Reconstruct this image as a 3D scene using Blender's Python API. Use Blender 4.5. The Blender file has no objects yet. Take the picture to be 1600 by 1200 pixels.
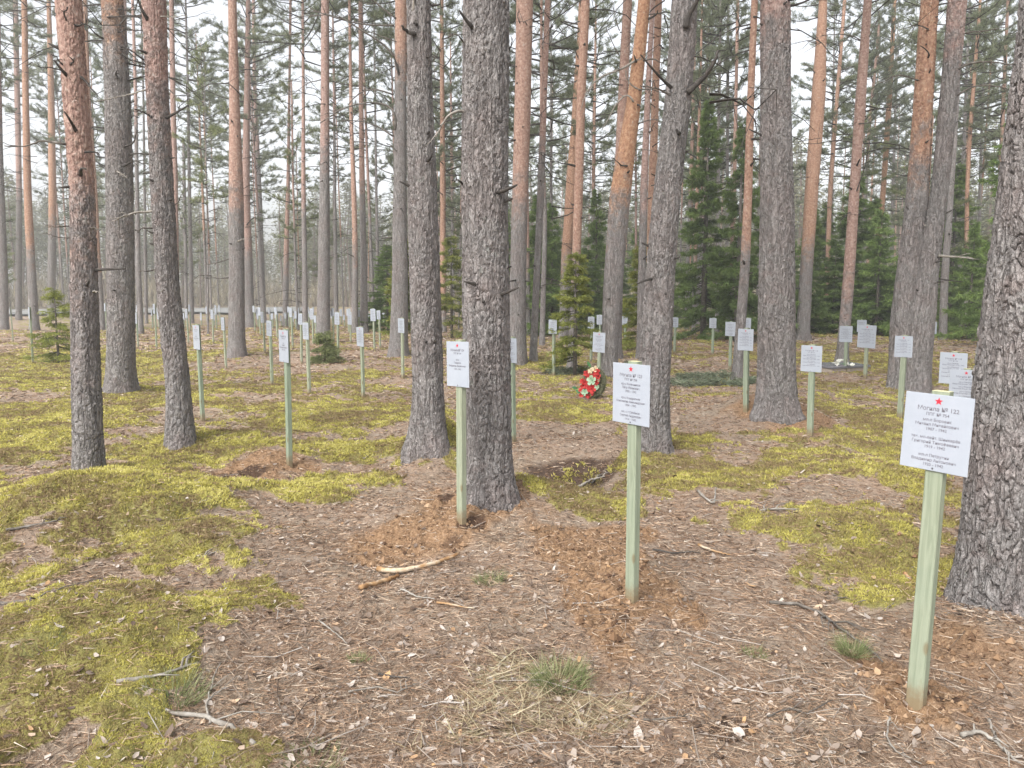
import bpy, math, random
import numpy as np
from mathutils import Vector, Matrix

rng = np.random.default_rng(7)
random.seed(7)
C = bpy.context.scene
COL = C.collection
R = math.radians

# ------------------------------------------------------------------ camera, sky, sun, exposure
F = 1202.0                       # focal length in photo pixels (1600 wide)
CAM_Z = 1.6
PITCH = math.atan(140 / F)
cam_d = bpy.data.cameras.new('camera')
cam_d.sensor_width = 36; cam_d.lens = F / 1600 * 36
cam_d.clip_start = 0.05; cam_d.clip_end = 2000
cam = bpy.data.objects.new('camera', cam_d); COL.objects.link(cam)
cam.location = (0, 0, CAM_Z); cam.rotation_euler = (math.pi / 2 - PITCH, 0, 0)
C.camera = cam

W = bpy.data.worlds.new('World'); C.world = W; W.use_nodes = True
wn = W.node_tree.nodes; wl = W.node_tree.links
sky = wn.new('ShaderNodeTexSky'); sky.sky_type = 'NISHITA'; sky.sun_disc = False
SUN_EL, SUN_ROT = R(48), R(215)
sky.sun_elevation = SUN_EL; sky.sun_rotation = SUN_ROT
sky.air_density = 1.0; sky.dust_density = 4.0; sky.ozone_density = 1.0
hsv = wn.new('ShaderNodeHueSaturation'); hsv.inputs['Saturation'].default_value = 0.2
bg = wn['Background']; bg.inputs['Strength'].default_value = 0.15
wl.new(sky.outputs[0], hsv.inputs['Color']); wl.new(hsv.outputs[0], bg.inputs['Color'])
sun_d = bpy.data.lights.new('sun', 'SUN'); sun_d.energy = 1.0; sun_d.angle = R(25); sun_d.color = (1.0, 0.95, 0.88)
sun = bpy.data.objects.new('sun', sun_d); COL.objects.link(sun)
# direction towards the sun, same as the sky's
sd = Vector((math.sin(SUN_ROT) * math.cos(SUN_EL), math.cos(SUN_ROT) * math.cos(SUN_EL), math.sin(SUN_EL)))
sun.rotation_euler = sd.to_track_quat('Z', 'Y').to_euler()
C.view_settings.view_transform = 'Standard'; C.view_settings.look = 'None'
C.view_settings.gamma = 1; C.view_settings.exposure = 1.33
C.render.engine = 'CYCLES'
C.cycles.max_bounces = 5; C.cycles.diffuse_bounces = 3; C.cycles.glossy_bounces = 2
C.cycles.transmission_bounces = 3; C.cycles.transparent_max_bounces = 6; C.cycles.volume_bounces = 0
C.cycles.use_denoising = True
C.cycles.use_adaptive_sampling = True; C.cycles.adaptive_threshold = 0.02

# ------------------------------------------------------------------ pixel rays (photo coordinates, 1600 x 1200)
cp, sp = math.cos(PITCH), math.sin(PITCH)
def ray(px, py):
    cx = (px - 800) / F; cy = (600 - py) / F
    return (cx, cp + cy * sp, -sp + cy * cp)      # forward component along the axis is 1

def flat(px, py):
    d = ray(px, py); t = -CAM_Z / min(d[2], -1e-4)
    return d[0] * t, d[1] * t

def at_depth(px, py, Y):
    d = ray(px, py); t = Y / d[1]
    return Vector((d[0] * t, Y, CAM_Z + d[2] * t)), t

# ------------------------------------------------------------------ noise
def _hash(ix, iy, iz, seed):
    h = (ix.astype(np.int64) * 374761393 + iy.astype(np.int64) * 668265263 + iz.astype(np.int64) * 2147483647 + seed * 974634777) & 0xFFFFFFFF
    h = ((h ^ (h >> 13)) * 1274126177) & 0xFFFFFFFF
    h = ((h ^ (h >> 16)) * 2246822519) & 0xFFFFFFFF
    return ((h ^ (h >> 15)) & 0xFFFFFF) / float(0xFFFFFF)

def vnoise(x, y, z=None, seed=0):
    x = np.asarray(x, float); y = np.asarray(y, float)
    z = np.zeros_like(x) if z is None else np.asarray(z, float)
    ix, iy, iz = np.floor(x), np.floor(y), np.floor(z)
    fx, fy, fz = x - ix, y - iy, z - iz
    fx = fx * fx * (3 - 2 * fx); fy = fy * fy * (3 - 2 * fy); fz = fz * fz * (3 - 2 * fz)
    r = 0
    for a in (0, 1):
        for b in (0, 1):
            for c in (0, 1):
                w = (fx if a else 1 - fx) * (fy if b else 1 - fy) * (fz if c else 1 - fz)
                r = r + w * _hash(ix + a, iy + b, iz + c, seed)
    return r

def vnoise2(x, y, seed=0):
    ix, iy = np.floor(x), np.floor(y); fx, fy = x - ix, y - iy
    fx = fx * fx * (3 - 2 * fx); fy = fy * fy * (3 - 2 * fy)
    z = np.zeros_like(ix)
    a = _hash(ix, iy, z, seed); b = _hash(ix + 1, iy, z, seed); c = _hash(ix, iy + 1, z, seed); d = _hash(ix + 1, iy + 1, z, seed)
    return (a * (1 - fx) + b * fx) * (1 - fy) + (c * (1 - fx) + d * fx) * fy

def fbm2(x, y, oct=4, seed=0):
    s = 0; a = 0.5; t = 0
    for i in range(oct):
        s = s + a * vnoise2(x * 2 ** i + 17.3 * i, y * 2 ** i - 9.1 * i, seed + i); t += a; a *= 0.5
    return s / t

def sstep(a, b, x):
    t = np.clip((x - a) / (b - a), 0, 1); return t * t * (3 - 2 * t)

# ------------------------------------------------------------------ terrain: height and surface masks
def wblob(px, py, rx, ry):
    """an ellipse seen in the photo, turned into an ellipse on the ground"""
    x, y = flat(px, py); y0 = flat(px, py - ry)[1]; y1 = flat(px, py + ry)[1]
    return x, y, rx / F * y, max(0.5 * (y0 - y1), 0.05)

# px, py, rx, ry, height
BUMPS = [wblob(*b) + (h * 1.45,) for *b, h in [
    (150, 815, 230, 60, .21), (130, 1020, 260, 90, .13), (330, 870, 110, 40, .07), (280, 745, 120, 25, .05),
    (690, 712, 42, 26, .16), (1205, 655, 95, 26, .15), (730, 815, 130, 34, .08), (985, 930, 110, 60, .05), (1445, 1100, 120, 60, .04),
    (850, 790, 130, 28, .07), (1050, 745, 60, 30, .04), (1300, 835, 130, 50, .08), (1560, 1010, 130, 70, .07),
    (440, 720, 90, 18, .06), (1400, 590, 90, 16, .05), (640, 585, 90, 14, .04),
    (860, 640, 90, 14, .08), (1350, 740, 120, 22, .05),
    (890, 738, 105, 22, -.21), (930, 700, 110, 14, .08), (340, 745, 60, 16, -.07), (1420, 880, 60, 50, -.09), (1290, 660, 70, 18, -.02),
    (141, 745, 60, 16, .05), (189, 612, 60, 10, .07), (283, 694, 60, 14, .07), (668, 702, 70, 14, .06), (764, 783, 90, 18, .06), (1023, 706, 60, 14, .06), (1212, 648, 70, 12, .05), (1420, 608, 90, 10, .05),
    (880, 1020, 40, 14, -.03), (600, 850, 130, 30, -.02), (560, 1000, 200, 90, -.03)]]
def H(x, y):
    x = np.asarray(x, float); y = np.asarray(y, float)
    r = np.hypot(x, y)
    z = (fbm2(x * .28, y * .28, 3, 11) - .5) * .22 * sstep(4, 14, r)
    z = z + (fbm2(x * 1.3, y * 1.3, 3, 23) - .5) * .17 + (fbm2(x * 6, y * 6, 2, 31) - .5) * .030
    for bx, by, rx, ry, h in BUMPS:
        q = ((x - bx) / (rx * 1.0)) ** 2 + ((y - by) / (ry * 1.0)) ** 2
        z = z + h * np.exp(-q * 1.3)
    return z
def Hs(x, y): return float(H(np.array([x]), np.array([y]))[0])

def ground_pt(px, py):
    d = ray(px, py); z = 0.0
    for _ in range(10):
        t = (z - CAM_Z) / min(d[2], -1e-4)
        z = z * .5 + .5 * Hs(d[0] * t, d[1] * t)
    t = (z - CAM_Z) / min(d[2], -1e-4)
    return d[0] * t, d[1] * t, Hs(d[0] * t, d[1] * t)

MOSS = [wblob(*b) + (s,) for *b, s in [
    (150, 800, 250, 70, 1.0), (300, 860, 130, 42, 1.0), (350, 950, 90, 50, .9), (400, 1000, 70, 60, .8), (60, 900, 140, 30, .7), (180, 1010, 250, 80, 1.0), (100, 1130, 300, 90, 1.0), (330, 1170, 120, 60, .9),
    (40, 690, 120, 30, .7), (100, 640, 180, 30, .6), (250, 620, 120, 30, .4), (300, 700, 130, 30, .6), (100, 585, 150, 18, .9),
    (560, 700, 120, 20, .75), (590, 690, 60, 14, .9), (420, 770, 140, 26, 1.0), (520, 755, 120, 22, .8), (690, 708, 44, 28, 1.2),
    (700, 770, 60, 16, .4), (860, 780, 110, 28, .95), (930, 800, 70, 20, .9), (830, 740, 50, 26, .7), (880, 728, 60, 12, .7),
    (1040, 740, 70, 36, .85), (1150, 745, 90, 30, .6), (1320, 730, 150, 20, .8), (1380, 690, 90, 24, .8), (1330, 655, 70, 16, .7),
    (1230, 815, 110, 28, .9), (1320, 850, 130, 44, 1.1), (1390, 915, 80, 32, .9), (1440, 850, 60, 40, .8), (1300, 905, 60, 20, .8), (1500, 820, 40, 30, .7), (1450, 760, 60, 20, .6),
    (860, 640, 80, 12, .8), (870, 655, 60, 10, .7), (560, 585, 40, 8, .9), (450, 605, 60, 10, .8), (540, 650, 160, 26, .4),
    (1230, 690, 70, 14, .5), (1060, 690, 40, 18, .7), (1300, 560, 160, 12, .7), (850, 570, 60, 8, .8), (230, 560, 90, 14, .6), (70, 560, 120, 16, .7)]]
NOMOSS = [wblob(*b) + (s,) for *b, s in [
    (620, 960, 230, 130, 1.2), (600, 1120, 180, 100, 1.0), (760, 880, 220, 60, 1.0), (960, 940, 120, 60, 1.0), (1050, 1060, 300, 120, 1.0), (1450, 1090, 220, 120, 1.1),
    (400, 745, 100, 28, 1.3), (720, 815, 160, 34, 1.2), (900, 745, 70, 20, 1.0), (640, 770, 110, 20, .6), (880, 690, 130, 26, .5), (350, 830, 40, 20, 1.0), (460, 815, 130, 24, 1.1),
    (1000, 870, 120, 40, .6), (1180, 790, 120, 26, .6), (1170, 900, 80, 60, .8), (60, 945, 120, 14, .9), (300, 945, 40, 10, .5), (330, 1080, 30, 14, .7), (90, 1110, 60, 14, .5), (40, 870, 60, 12, .6), (1220, 660, 90, 26, .9),
    (1050, 640, 90, 24, .8), (500, 560, 120, 12, .6), (80, 610, 80, 10, .4)]]
SOIL = [wblob(*b) + (s,) for *b, s in [
    (985, 930, 100, 66, 1.3), (930, 870, 110, 40, 1.1), (1030, 960, 50, 40, .6), (1440, 1095, 110, 50, 1.1), (1400, 1075, 60, 30, .8), (730, 810, 120, 40, 1.2), (650, 845, 120, 30, .9),
    (400, 740, 105, 26, 1.4), (1210, 662, 85, 24, 1.3), (1270, 690, 60, 14, .9), (1470, 700, 50, 60, .6), (940, 620, 12, 12, 1.2), (1540, 900, 60, 80, .6),
    (445, 545, 60, 8, .5), (640, 585, 60, 8, .6), (250, 565, 60, 7, .8), (20, 525, 50, 8, .9), (1380, 600, 60, 12, .8), (1560, 1040, 120, 50, .7), (1100, 540, 60, 8, .9)]]
PEAT_SHADE = [wblob(*b) + (s,) for *b, s in [
    (370, 748, 60, 12, .9), (740, 835, 30, 10, .8), (690, 800, 24, 9, .7), (720, 850, 40, 8, .5), (1150, 1150, 40, 22, .8), (1060, 1070, 16, 10, .6), (1130, 1075, 40, 8, .6), (960, 975, 40, 10, .7), (830, 1022, 14, 8, .6),
    (905, 722, 90, 9, .9), (920, 745, 60, 10, .5), (1300, 715, 50, 7, .7), (240, 760, 30, 8, .6), (1480, 1110, 30, 12, .8), (1000, 940, 30, 12, .4)]]  # first two blobs here paint shade into the hollow and its back wall
STRAW = [wblob(*b) + (s,) for *b, s in [
    (860, 1110, 120, 60, 1.3), (800, 1150, 130, 40, 1.1), (930, 1080, 70, 40, .5), (870, 1060, 50, 24, .8), (560, 640, 100, 16, .4), (380, 650, 90, 20, .5), (780, 905, 40, 12, .5), (1330, 1000, 50, 24, .3)]]
def mask(lst, x, y, warp=.7):
    wx = x + (fbm2(x * 2.6, y * 2.6, 4, 71) - .5) * warp; wy = y + (fbm2(x * 2.6, y * 2.6, 4, 83) - .5) * warp * 1.5
    m = np.zeros_like(x)
    for bx, by, rx, ry, s in lst:
        q = ((wx - bx) / rx) ** 2 + ((wy - by) / ry) ** 2
        m = np.maximum(m, s * sstep(1.7, .25, q))
    return m
def masks(x, y):
    r = np.hypot(x, y)
    far = sstep(5, 11, r)
    n = fbm2(x * .9, y * .9, 4, 51); nf = fbm2(x * 5, y * 5, 3, 57)
    moss = mask(MOSS, x, y) - .75 * mask(NOMOSS, x, y) * (1 - .3 * far)
    moss = moss + far * ((n - .26 + .04 * sstep(700, 900, 800 + x / np.maximum(y, .1) * F)) * 1.15 + (fbm2(x * 3.1, y * 3.1, 3, 58) - .45) * .9)
    moss = np.clip(moss * .95 + (nf - .5) * .95 + (fbm2(x * 15, y * 15, 2, 59) - .5) * .6 + (n - .5) * .4 * (1 - far), 0, 1.2)
    soil = np.clip(mask(SOIL, x, y) + (nf - .5) * .6 + far * (fbm2(x * .7, y * .7, 3, 97) - .62) * 2.2, 0, 1)
    peat_shade = np.clip(mask(PEAT_SHADE, x, y, .15) + (nf - .5) * .5, 0, 1)
    straw = np.clip(mask(STRAW, x, y) + (nf - .5) * .5, 0, 1)
    return sstep(.22, .70, moss), sstep(.22, .95, soil), sstep(.4, .7, peat_shade), sstep(.3, .8, straw)

# ------------------------------------------------------------------ mesh helpers
class Acc:
    def __init__(s): s.v = []; s.q = []; s.t = []; s.qm = []; s.tm = []; s.tint = []; s.n = 0
    def add(s, v, quads=None, tris=None, mat=0, tint=0.5):
        v = np.asarray(v, float).reshape(-1, 3)
        if quads is not None and len(quads):
            q = np.asarray(quads, int).reshape(-1, 4) + s.n; s.q.append(q); s.qm.append(np.full(len(q), mat))
        if tris is not None and len(tris):
            t = np.asarray(tris, int).reshape(-1, 3) + s.n; s.t.append(t); s.tm.append(np.full(len(t), mat))
        s.v.append(v); s.tint.append(np.broadcast_to(np.asarray(tint, float), (len(v),)).copy()); s.n += len(v)
    def mesh(s, name, mats, smooth=True, extra=None):
        v = np.concatenate(s.v); me = bpy.data.meshes.new(name)
        q = np.concatenate(s.q) if s.q else np.zeros((0, 4), int); t = np.concatenate(s.t) if s.t else np.zeros((0, 3), int)
        me.vertices.add(len(v)); me.vertices.foreach_set('co', v.ravel())
        nl = q.size + t.size
        me.loops.add(nl); me.loops.foreach_set('vertex_index', np.concatenate([q.ravel(), t.ravel()]).astype(np.int32))
        me.polygons.add(len(q) + len(t))
        me.polygons.foreach_set('loop_start', np.concatenate([np.arange(len(q)) * 4, q.size + np.arange(len(t)) * 3]).astype(np.int32))
        mi = np.concatenate(([*s.qm] if s.qm else [np.zeros(0, int)]) + ([*s.tm] if s.tm else []))
        me.polygons.foreach_set('material_index', mi.astype(np.int32))
        me.polygons.foreach_set('use_smooth', np.full(len(mi), smooth))
        a = me.attributes.new('tint', 'FLOAT', 'POINT'); a.data.foreach_set('value', np.concatenate(s.tint).astype(np.float32))
        for k, arr in (extra or {}).items():
            a = me.attributes.new(k, 'FLOAT', 'POINT'); a.data.foreach_set('value', arr.astype(np.float32))
        for m in mats: me.materials.append(m)
        me.update(calc_edges=True)
        return me

def tube(acc, P, rad, k=5, mat=0, tint=.5, cap=True):
    P = np.asarray(P, float); n = len(P); rad = np.broadcast_to(np.asarray(rad, float), (n,))
    T = np.gradient(P, axis=0); T /= np.linalg.norm(T, axis=1)[:, None] + 1e-9
    ref = np.array([0, 0, 1.]) if abs(T[0][2]) < .8 else np.array([1., 0, 0])
    U = np.cross(T, ref); U /= np.linalg.norm(U, axis=1)[:, None] + 1e-9
    V = np.cross(T, U)
    a = np.arange(k) * 2 * math.pi / k
    ring = P[:, None, :] + rad[:, None, None] * (np.cos(a)[None, :, None] * U[:, None, :] + np.sin(a)[None, :, None] * V[:, None, :])
    v = ring.reshape(-1, 3)
    i = np.arange(n - 1)[:, None] * k; j = np.arange(k)[None, :]; j2 = (j + 1) % k
    q = np.stack([i + j, i + k + j, i + k + j2, i + j2], -1).reshape(-1, 4)
    tr = None
    if cap:
        v = np.vstack([v, P[0], P[-1]]); c0, c1 = n * k, n * k + 1
        jj = np.arange(k); j3 = (jj + 1) % k
        tr = np.vstack([np.stack([np.full(k, c0), jj, j3], -1), np.stack([np.full(k, c1), (n - 1) * k + j3, (n - 1) * k + jj], -1)])
    acc.add(v, q, tr, mat, tint)

def blades(acc, c, d, ln, w, mat=0, tint=.5, r=rng):
    """one thin triangle per row: root c, direction d"""
    c = np.asarray(c, float); d = np.asarray(d, float); d = d / (np.linalg.norm(d, axis=1)[:, None] + 1e-9)
    s = np.cross(d, r.normal(size=d.shape)); s /= np.linalg.norm(s, axis=1)[:, None] + 1e-9
    ln = np.broadcast_to(ln, (len(c),))[:, None]; w = np.broadcast_to(w, (len(c),))[:, None]
    v = np.stack([c - s * w / 2, c + s * w / 2, c + d * ln], 1).reshape(-1, 3)
    acc.add(v, None, np.arange(len(c) * 3).reshape(-1, 3), mat, np.repeat(np.broadcast_to(tint, (len(c),)), 3))

def box(acc, c, s, mat=0, tint=.5, rot=None):
    c = np.asarray(c, float); s = np.asarray(s, float) / 2
    v = np.array([[x, y, z] for x in (-1, 1) for y in (-1, 1) for z in (-1, 1)], float) * s
    if rot is not None: v = v @ np.array(rot.to_3x3()).T
    acc.add(v + c, [[0, 1, 3, 2], [4, 6, 7, 5], [0, 4, 5, 1], [2, 3, 7, 6], [0, 2, 6, 4], [1, 5, 7, 3]], None, mat, tint)

def link(name, me, parent=None, loc=(0, 0, 0), rot=(0, 0, 0), scale=(1, 1, 1)):
    o = bpy.data.objects.new(name, me); COL.objects.link(o)
    o.location = loc; o.rotation_euler = rot; o.scale = scale
    if parent is not None: o.parent = parent
    return o
def tag(o, label=None, cat=None, group=None, kind=None):
    if label: o['label'] = label
    if cat: o['category'] = cat
    if group: o['group'] = group
    if kind: o['kind'] = kind
    return o

# ------------------------------------------------------------------ materials
def mat(name, rough=.9):
    m = bpy.data.materials.new(name); m.use_nodes = True
    b = m.node_tree.nodes['Principled BSDF']; b.inputs['Roughness'].default_value = rough
    b.inputs['Specular IOR Level'].default_value = .25
    return m, m.node_tree.nodes, m.node_tree.links, b
def ramp(N, stops, interp='LINEAR'):
    r = N.new('ShaderNodeValToRGB'); r.color_ramp.interpolation = interp
    e = r.color_ramp.elements
    while len(e) > 1: e.remove(e[-1])
    e[0].position = stops[0][0]; e[0].color = (*stops[0][1], 1)
    for p, c in stops[1:]:
        x = e.new(p); x.color = (*c, 1)
    return r
def noise(N, L, vec, scale, detail=5, rough=.6, dist=0):
    n = N.new('ShaderNodeTexNoise'); n.inputs['Scale'].default_value = scale; n.inputs['Detail'].default_value = detail
    n.inputs['Roughness'].default_value = rough; n.inputs['Distortion'].default_value = dist
    if vec is not None: L.new(vec, n.inputs['Vector'])
    return n
def attr(N, name, typ='GEOMETRY'):
    a = N.new('ShaderNodeAttribute'); a.attribute_type = typ; a.attribute_name = name; return a
def mixc(N, L, f, a, b, mode='MIX'):
    m = N.new('ShaderNodeMix'); m.data_type = 'RGBA'; m.blend_type = mode
    for s, v in ((m.inputs[0], f), (m.inputs[6], a), (m.inputs[7], b)):
        if hasattr(v, 'links'): L.new(v, s)
        elif isinstance(v, tuple): s.default_value = (*v, 1)
        else: s.default_value = v
    return m.outputs[2]
def math_(N, L, op, a, b=None, clamp=False):
    m = N.new('ShaderNodeMath'); m.operation = op; m.use_clamp = clamp
    for s, v in ((m.inputs[0], a), (m.inputs[1], b)):
        if v is None: continue
        if hasattr(v, 'links'): L.new(v, s)
        else: s.default_value = v
    return m.outputs[0]
def mrange(N, L, v, a, b, c=0, d=1):
    m = N.new('ShaderNodeMapRange'); m.interpolation_type = 'SMOOTHSTEP'
    L.new(v, m.inputs[0])
    for s, x in zip(m.inputs[1:5], (a, b, c, d)):
        if hasattr(x, 'links'): L.new(x, s)
        else: s.default_value = x
    return m.outputs[0]
def bump(N, L, b, h, strength=.5, dist=.02, prev=None):
    n = N.new('ShaderNodeBump'); n.inputs['Strength'].default_value = strength; n.inputs['Distance'].default_value = dist
    L.new(h, n.inputs['Height'])
    if prev is not None: L.new(prev, n.inputs['Normal'])
    L.new(n.outputs[0], b.inputs['Normal']); return n.outputs[0]

def tint_mat(name, stops, rough=.9, transl=0.0, var=None):
    m, N, L, b = mat(name, rough)
    a = attr(N, 'tint'); rp = ramp(N, stops); L.new(a.outputs['Fac'], rp.inputs[0]); col = rp.outputs[0]
    if var:
        oi = N.new('ShaderNodeObjectInfo'); hs = N.new('ShaderNodeHueSaturation')
        L.new(math_(N, L, 'ADD', math_(N, L, 'MULTIPLY', oi.outputs['Random'], var), 1 - var / 2), hs.inputs['Value'])
        L.new(col, hs.inputs['Color']); col = hs.outputs[0]
    L.new(col, b.inputs['Base Color'])
    if transl:
        t = N.new('ShaderNodeBsdfTranslucent'); L.new(col, t.inputs[0])
        mx = N.new('ShaderNodeMixShader'); mx.inputs[0].default_value = transl
        L.new(b.outputs[0], mx.inputs[1]); L.new(t.outputs[0], mx.inputs[2])
        L.new(mx.outputs[0], N['Material Output'].inputs[0])
    return m

# ground
GM, N, L, b = mat('forest_floor', .95)
geo = N.new('ShaderNodeNewGeometry'); pos = geo.outputs['Position']
am, asl, ap, ast = (attr(N, k).outputs['Fac'] for k in ('moss', 'soil', 'peat_shade', 'straw'))
n1 = noise(N, L, pos, 55, 6, .7); n2 = noise(N, L, pos, 9, 5, .65); n3 = noise(N, L, pos, 1.3, 4, .6); n4 = noise(N, L, pos, 190, 3, .7)
mp = N.new('ShaderNodeMapping'); mp.inputs['Scale'].default_value = (60, 130, 60); mp.inputs['Rotation'].default_value = (0, 0, .6); L.new(pos, mp.inputs[0])
nst = noise(N, L, mp.outputs[0], 1.2, 4, .7, .6)
lit = ramp(N, [(.28, (.085, .06, .045)), (.42, (.19, .137, .10)), (.52, (.285, .22, .168)), (.62, (.375, .305, .245)), (.72, (.49, .425, .36))])
L.new(math_(N, L, 'ADD', math_(N, L, 'MULTIPLY', n1.outputs[0], .55), math_(N, L, 'MULTIPLY', nst.outputs[0], .45)), lit.inputs[0])
lit2 = mixc(N, L, mrange(N, L, n2.outputs[0], .38, .62), lit.outputs[0], mixc(N, L, .5, lit.outputs[0], (.31, .20, .13)))
lit3 = mixc(N, L, mrange(N, L, n3.outputs[0], .45, .65, 0, .45), lit2, (.27, .23, .17))
mo = ramp(N, [(.25, (.11, .09, .035)), (.42, (.20, .175, .055)), (.55, (.28, .25, .075)), (.70, (.37, .34, .11))]); L.new(n1.outputs[0], mo.inputs[0])
mo2 = mixc(N, L, mrange(N, L, n2.outputs[0], .5, .68, 0, .55), mo.outputs[0], (.18, .125, .045))
mo3 = mixc(N, L, mrange(N, L, n3.outputs[0], .42, .62, 0, .5), mo2, mixc(N, L, .5, mo.outputs[0], (.17, .175, .085)))
so = ramp(N, [(.28, (.10, .055, .03)), (.45, (.225, .13, .068)), (.6, (.34, .215, .12)), (.74, (.44, .31, .19))]); L.new(n1.outputs[0], so.inputs[0])
gr = ramp(N, [(.3, (.14, .11, .06)), (.5, (.33, .28, .17)), (.7, (.5, .45, .30))]); L.new(nst.outputs[0], gr.inputs[0])
lit3 = mixc(N, L, .15, lit3, (.34, .28, .23))
c = mixc(N, L, math_(N, L, 'MULTIPLY', ast, .8), lit3, gr.outputs[0])
c = mixc(N, L, math_(N, L, 'MULTIPLY', asl, .88), c, so.outputs[0])
mf = mrange(N, L, math_(N, L, 'ADD', am, math_(N, L, 'MULTIPLY', math_(N, L, 'SUBTRACT', n2.outputs[0], .5), 1.1)), .3, .68)
c = mixc(N, L, mf, c, mo3)
c = mixc(N, L, math_(N, L, 'MULTIPLY', ap, .85), c, (.05, .028, .02))  # dark soil colour, also used as painted shade in the hollow
L.new(c, b.inputs['Base Color'])
bn = bump(N, L, b, n1.outputs[0], .9, .018)
bn = bump(N, L, b, n4.outputs[0], .8, .006, bn)
bump(N, L, b, n2.outputs[0], .6, .05, bn)

# bark: grey plates below, thin pink-orange bark above the height stored on each trunk
def bark_mat(name, plates):
    m, N, L, b = mat(name, .93)
    tc = N.new('ShaderNodeTexCoord'); ob = tc.outputs['Object']
    sep = N.new('ShaderNodeSeparateXYZ'); L.new(ob, sep.inputs[0])
    m1 = N.new('ShaderNodeMapping'); m1.inputs['Scale'].default_value = (40, 40, 22); L.new(ob, m1.inputs[0])
    nd = noise(N, L, m1.outputs[0], 1.1, 3, .6)
    vm = N.new('ShaderNodeVectorMath'); vm.operation = 'MULTIPLY_ADD'; L.new(nd.outputs['Color'], vm.inputs[0]); vm.inputs[1].default_value = (2.0,) * 3; L.new(m1.outputs[0], vm.inputs[2])
    vo = N.new('ShaderNodeTexVoronoi'); vo.feature = 'DISTANCE_TO_EDGE'; vo.inputs['Scale'].default_value = 1.0; L.new(vm.outputs[0], vo.inputs['Vector'])
    vc = N.new('ShaderNodeTexVoronoi'); vc.feature = 'F1'; vc.inputs['Scale'].default_value = 1.0; L.new(vm.outputs[0], vc.inputs['Vector'])
    fine = noise(N, L, ob, 90, 5, .7); mid = noise(N, L, ob, 22, 4, .65); big = noise(N, L, ob, 2.3, 3, .6); pt = noise(N, L, ob, 11, 3, .7)
    ms_ = N.new('ShaderNodeMapping'); ms_.inputs['Scale'].default_value = (30, 30, 13); L.new(ob, ms_.inputs[0])
    strk = noise(N, L, ms_.outputs[0], 1.0, 5, .7, .5)
    mg = N.new('ShaderNodeMapping'); mg.inputs['Scale'].default_value = (17, 17, 3.2); L.new(ob, mg.inputs[0])
    grv = noise(N, L, mg.outputs[0], 1.0, 3, .55, .8)
    gv = math_(N, L, 'ABSOLUTE', math_(N, L, 'SUBTRACT', grv.outputs[0], .5))
    grey = ramp(N, [(.30, (.15, .138, .133)), (.43, (.245, .229, .222)), (.55, (.335, .318, .31)), (.70, (.48, .465, .455))])
    L.new(math_(N, L, 'ADD', math_(N, L, 'MULTIPLY', fine.outputs[0], .42), math_(N, L, 'MULTIPLY', strk.outputs[0], .58)), grey.inputs[0])
    sc = N.new('ShaderNodeSeparateColor'); L.new(vc.outputs['Color'], sc.inputs[0])
    g = mixc(N, L, mrange(N, L, big.outputs[0], .42, .66, 0, .5), grey.outputs[0], mixc(N, L, .55, grey.outputs[0], (.30, .225, .21)))
    g = mixc(N, L, mrange(N, L, noise(N, L, ob, 7, 4, .6).outputs[0], .55, .7, 0, .3), g, (.27, .195, .175))
    g = mixc(N, L, mrange(N, L, gv, .035, .0, 0, .42), g, (.15, .128, .12))
    g = mixc(N, L, mrange(N, L, pt.outputs[0], .64, .70, 0, .45), g, (.38, .40, .365))            # lichen
    if plates:
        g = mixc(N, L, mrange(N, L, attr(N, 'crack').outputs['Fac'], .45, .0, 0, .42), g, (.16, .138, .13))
    else:
        g = mixc(N, L, mrange(N, L, vo.outputs['Distance'], .09, .01, 0, .3), g, (.10, .085, .078))
    tone = attr(N, 'bark_tone', 'OBJECT').outputs['Fac']; bh = attr(N, 'bark_red_height', 'OBJECT').outputs['Fac']
    pink = ramp(N, [(.3, (.20, .125, .11)), (.48, (.33, .22, .195)), (.62, (.43, .32, .285)), (.76, (.53, .44, .40))]); L.new(mid.outputs[0], pink.inputs[0])
    oran = ramp(N, [(.3, (.22, .11, .06)), (.48, (.38, .20, .115)), (.62, (.49, .30, .18)), (.76, (.57, .42, .29))]); L.new(mid.outputs[0], oran.inputs[0])
    red = mixc(N, L, tone, pink.outputs[0], oran.outputs[0])
    red = mixc(N, L, mrange(N, L, pt.outputs[0], .6, .72, 0, .5), red, (.36, .33, .31))
    m3 = N.new('ShaderNodeMapping'); m3.inputs['Scale'].default_value = (16, 16, 60); L.new(ob, m3.inputs[0])
    fl = noise(N, L, m3.outputs[0], 1, 3, .6)
    red = mixc(N, L, mrange(N, L, fl.outputs[0], .60, .72, 0, .55), red, (.13, .07, .05))
    zz = math_(N, L, 'ADD', math_(N, L, 'SUBTRACT', sep.outputs[2], bh), math_(N, L, 'MULTIPLY', math_(N, L, 'SUBTRACT', noise(N, L, ob, 3.2, 4, .75).outputs[0], .5), 4.5))
    f = mrange(N, L, zz, -.7, .9, 0, .92)
    L.new(mixc(N, L, f, g, red), b.inputs['Base Color'])
    bb = bump(N, L, b, fine.outputs[0], .7, .006)
    bb = bump(N, L, b, mid.outputs[0], .6, .016, bb)
    if True:
        h = mrange(N, L, vo.outputs['Distance'], 0, .16)
        h2 = math_(N, L, 'MULTIPLY', math_(N, L, 'ADD', math_(N, L, 'MULTIPLY', mrange(N, L, gv, 0, .07), .9), math_(N, L, 'ADD', math_(N, L, 'MULTIPLY', strk.outputs[0], 1.2), math_(N, L, 'MULTIPLY', h, .25))), math_(N, L, 'SUBTRACT', 1.2, f))
        bump(N, L, b, h2, 1.0, .020, bb)
    return m
BARK = bark_mat('pine_bark', False); BARK_HI = bark_mat('pine_bark_plated', True)
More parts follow.
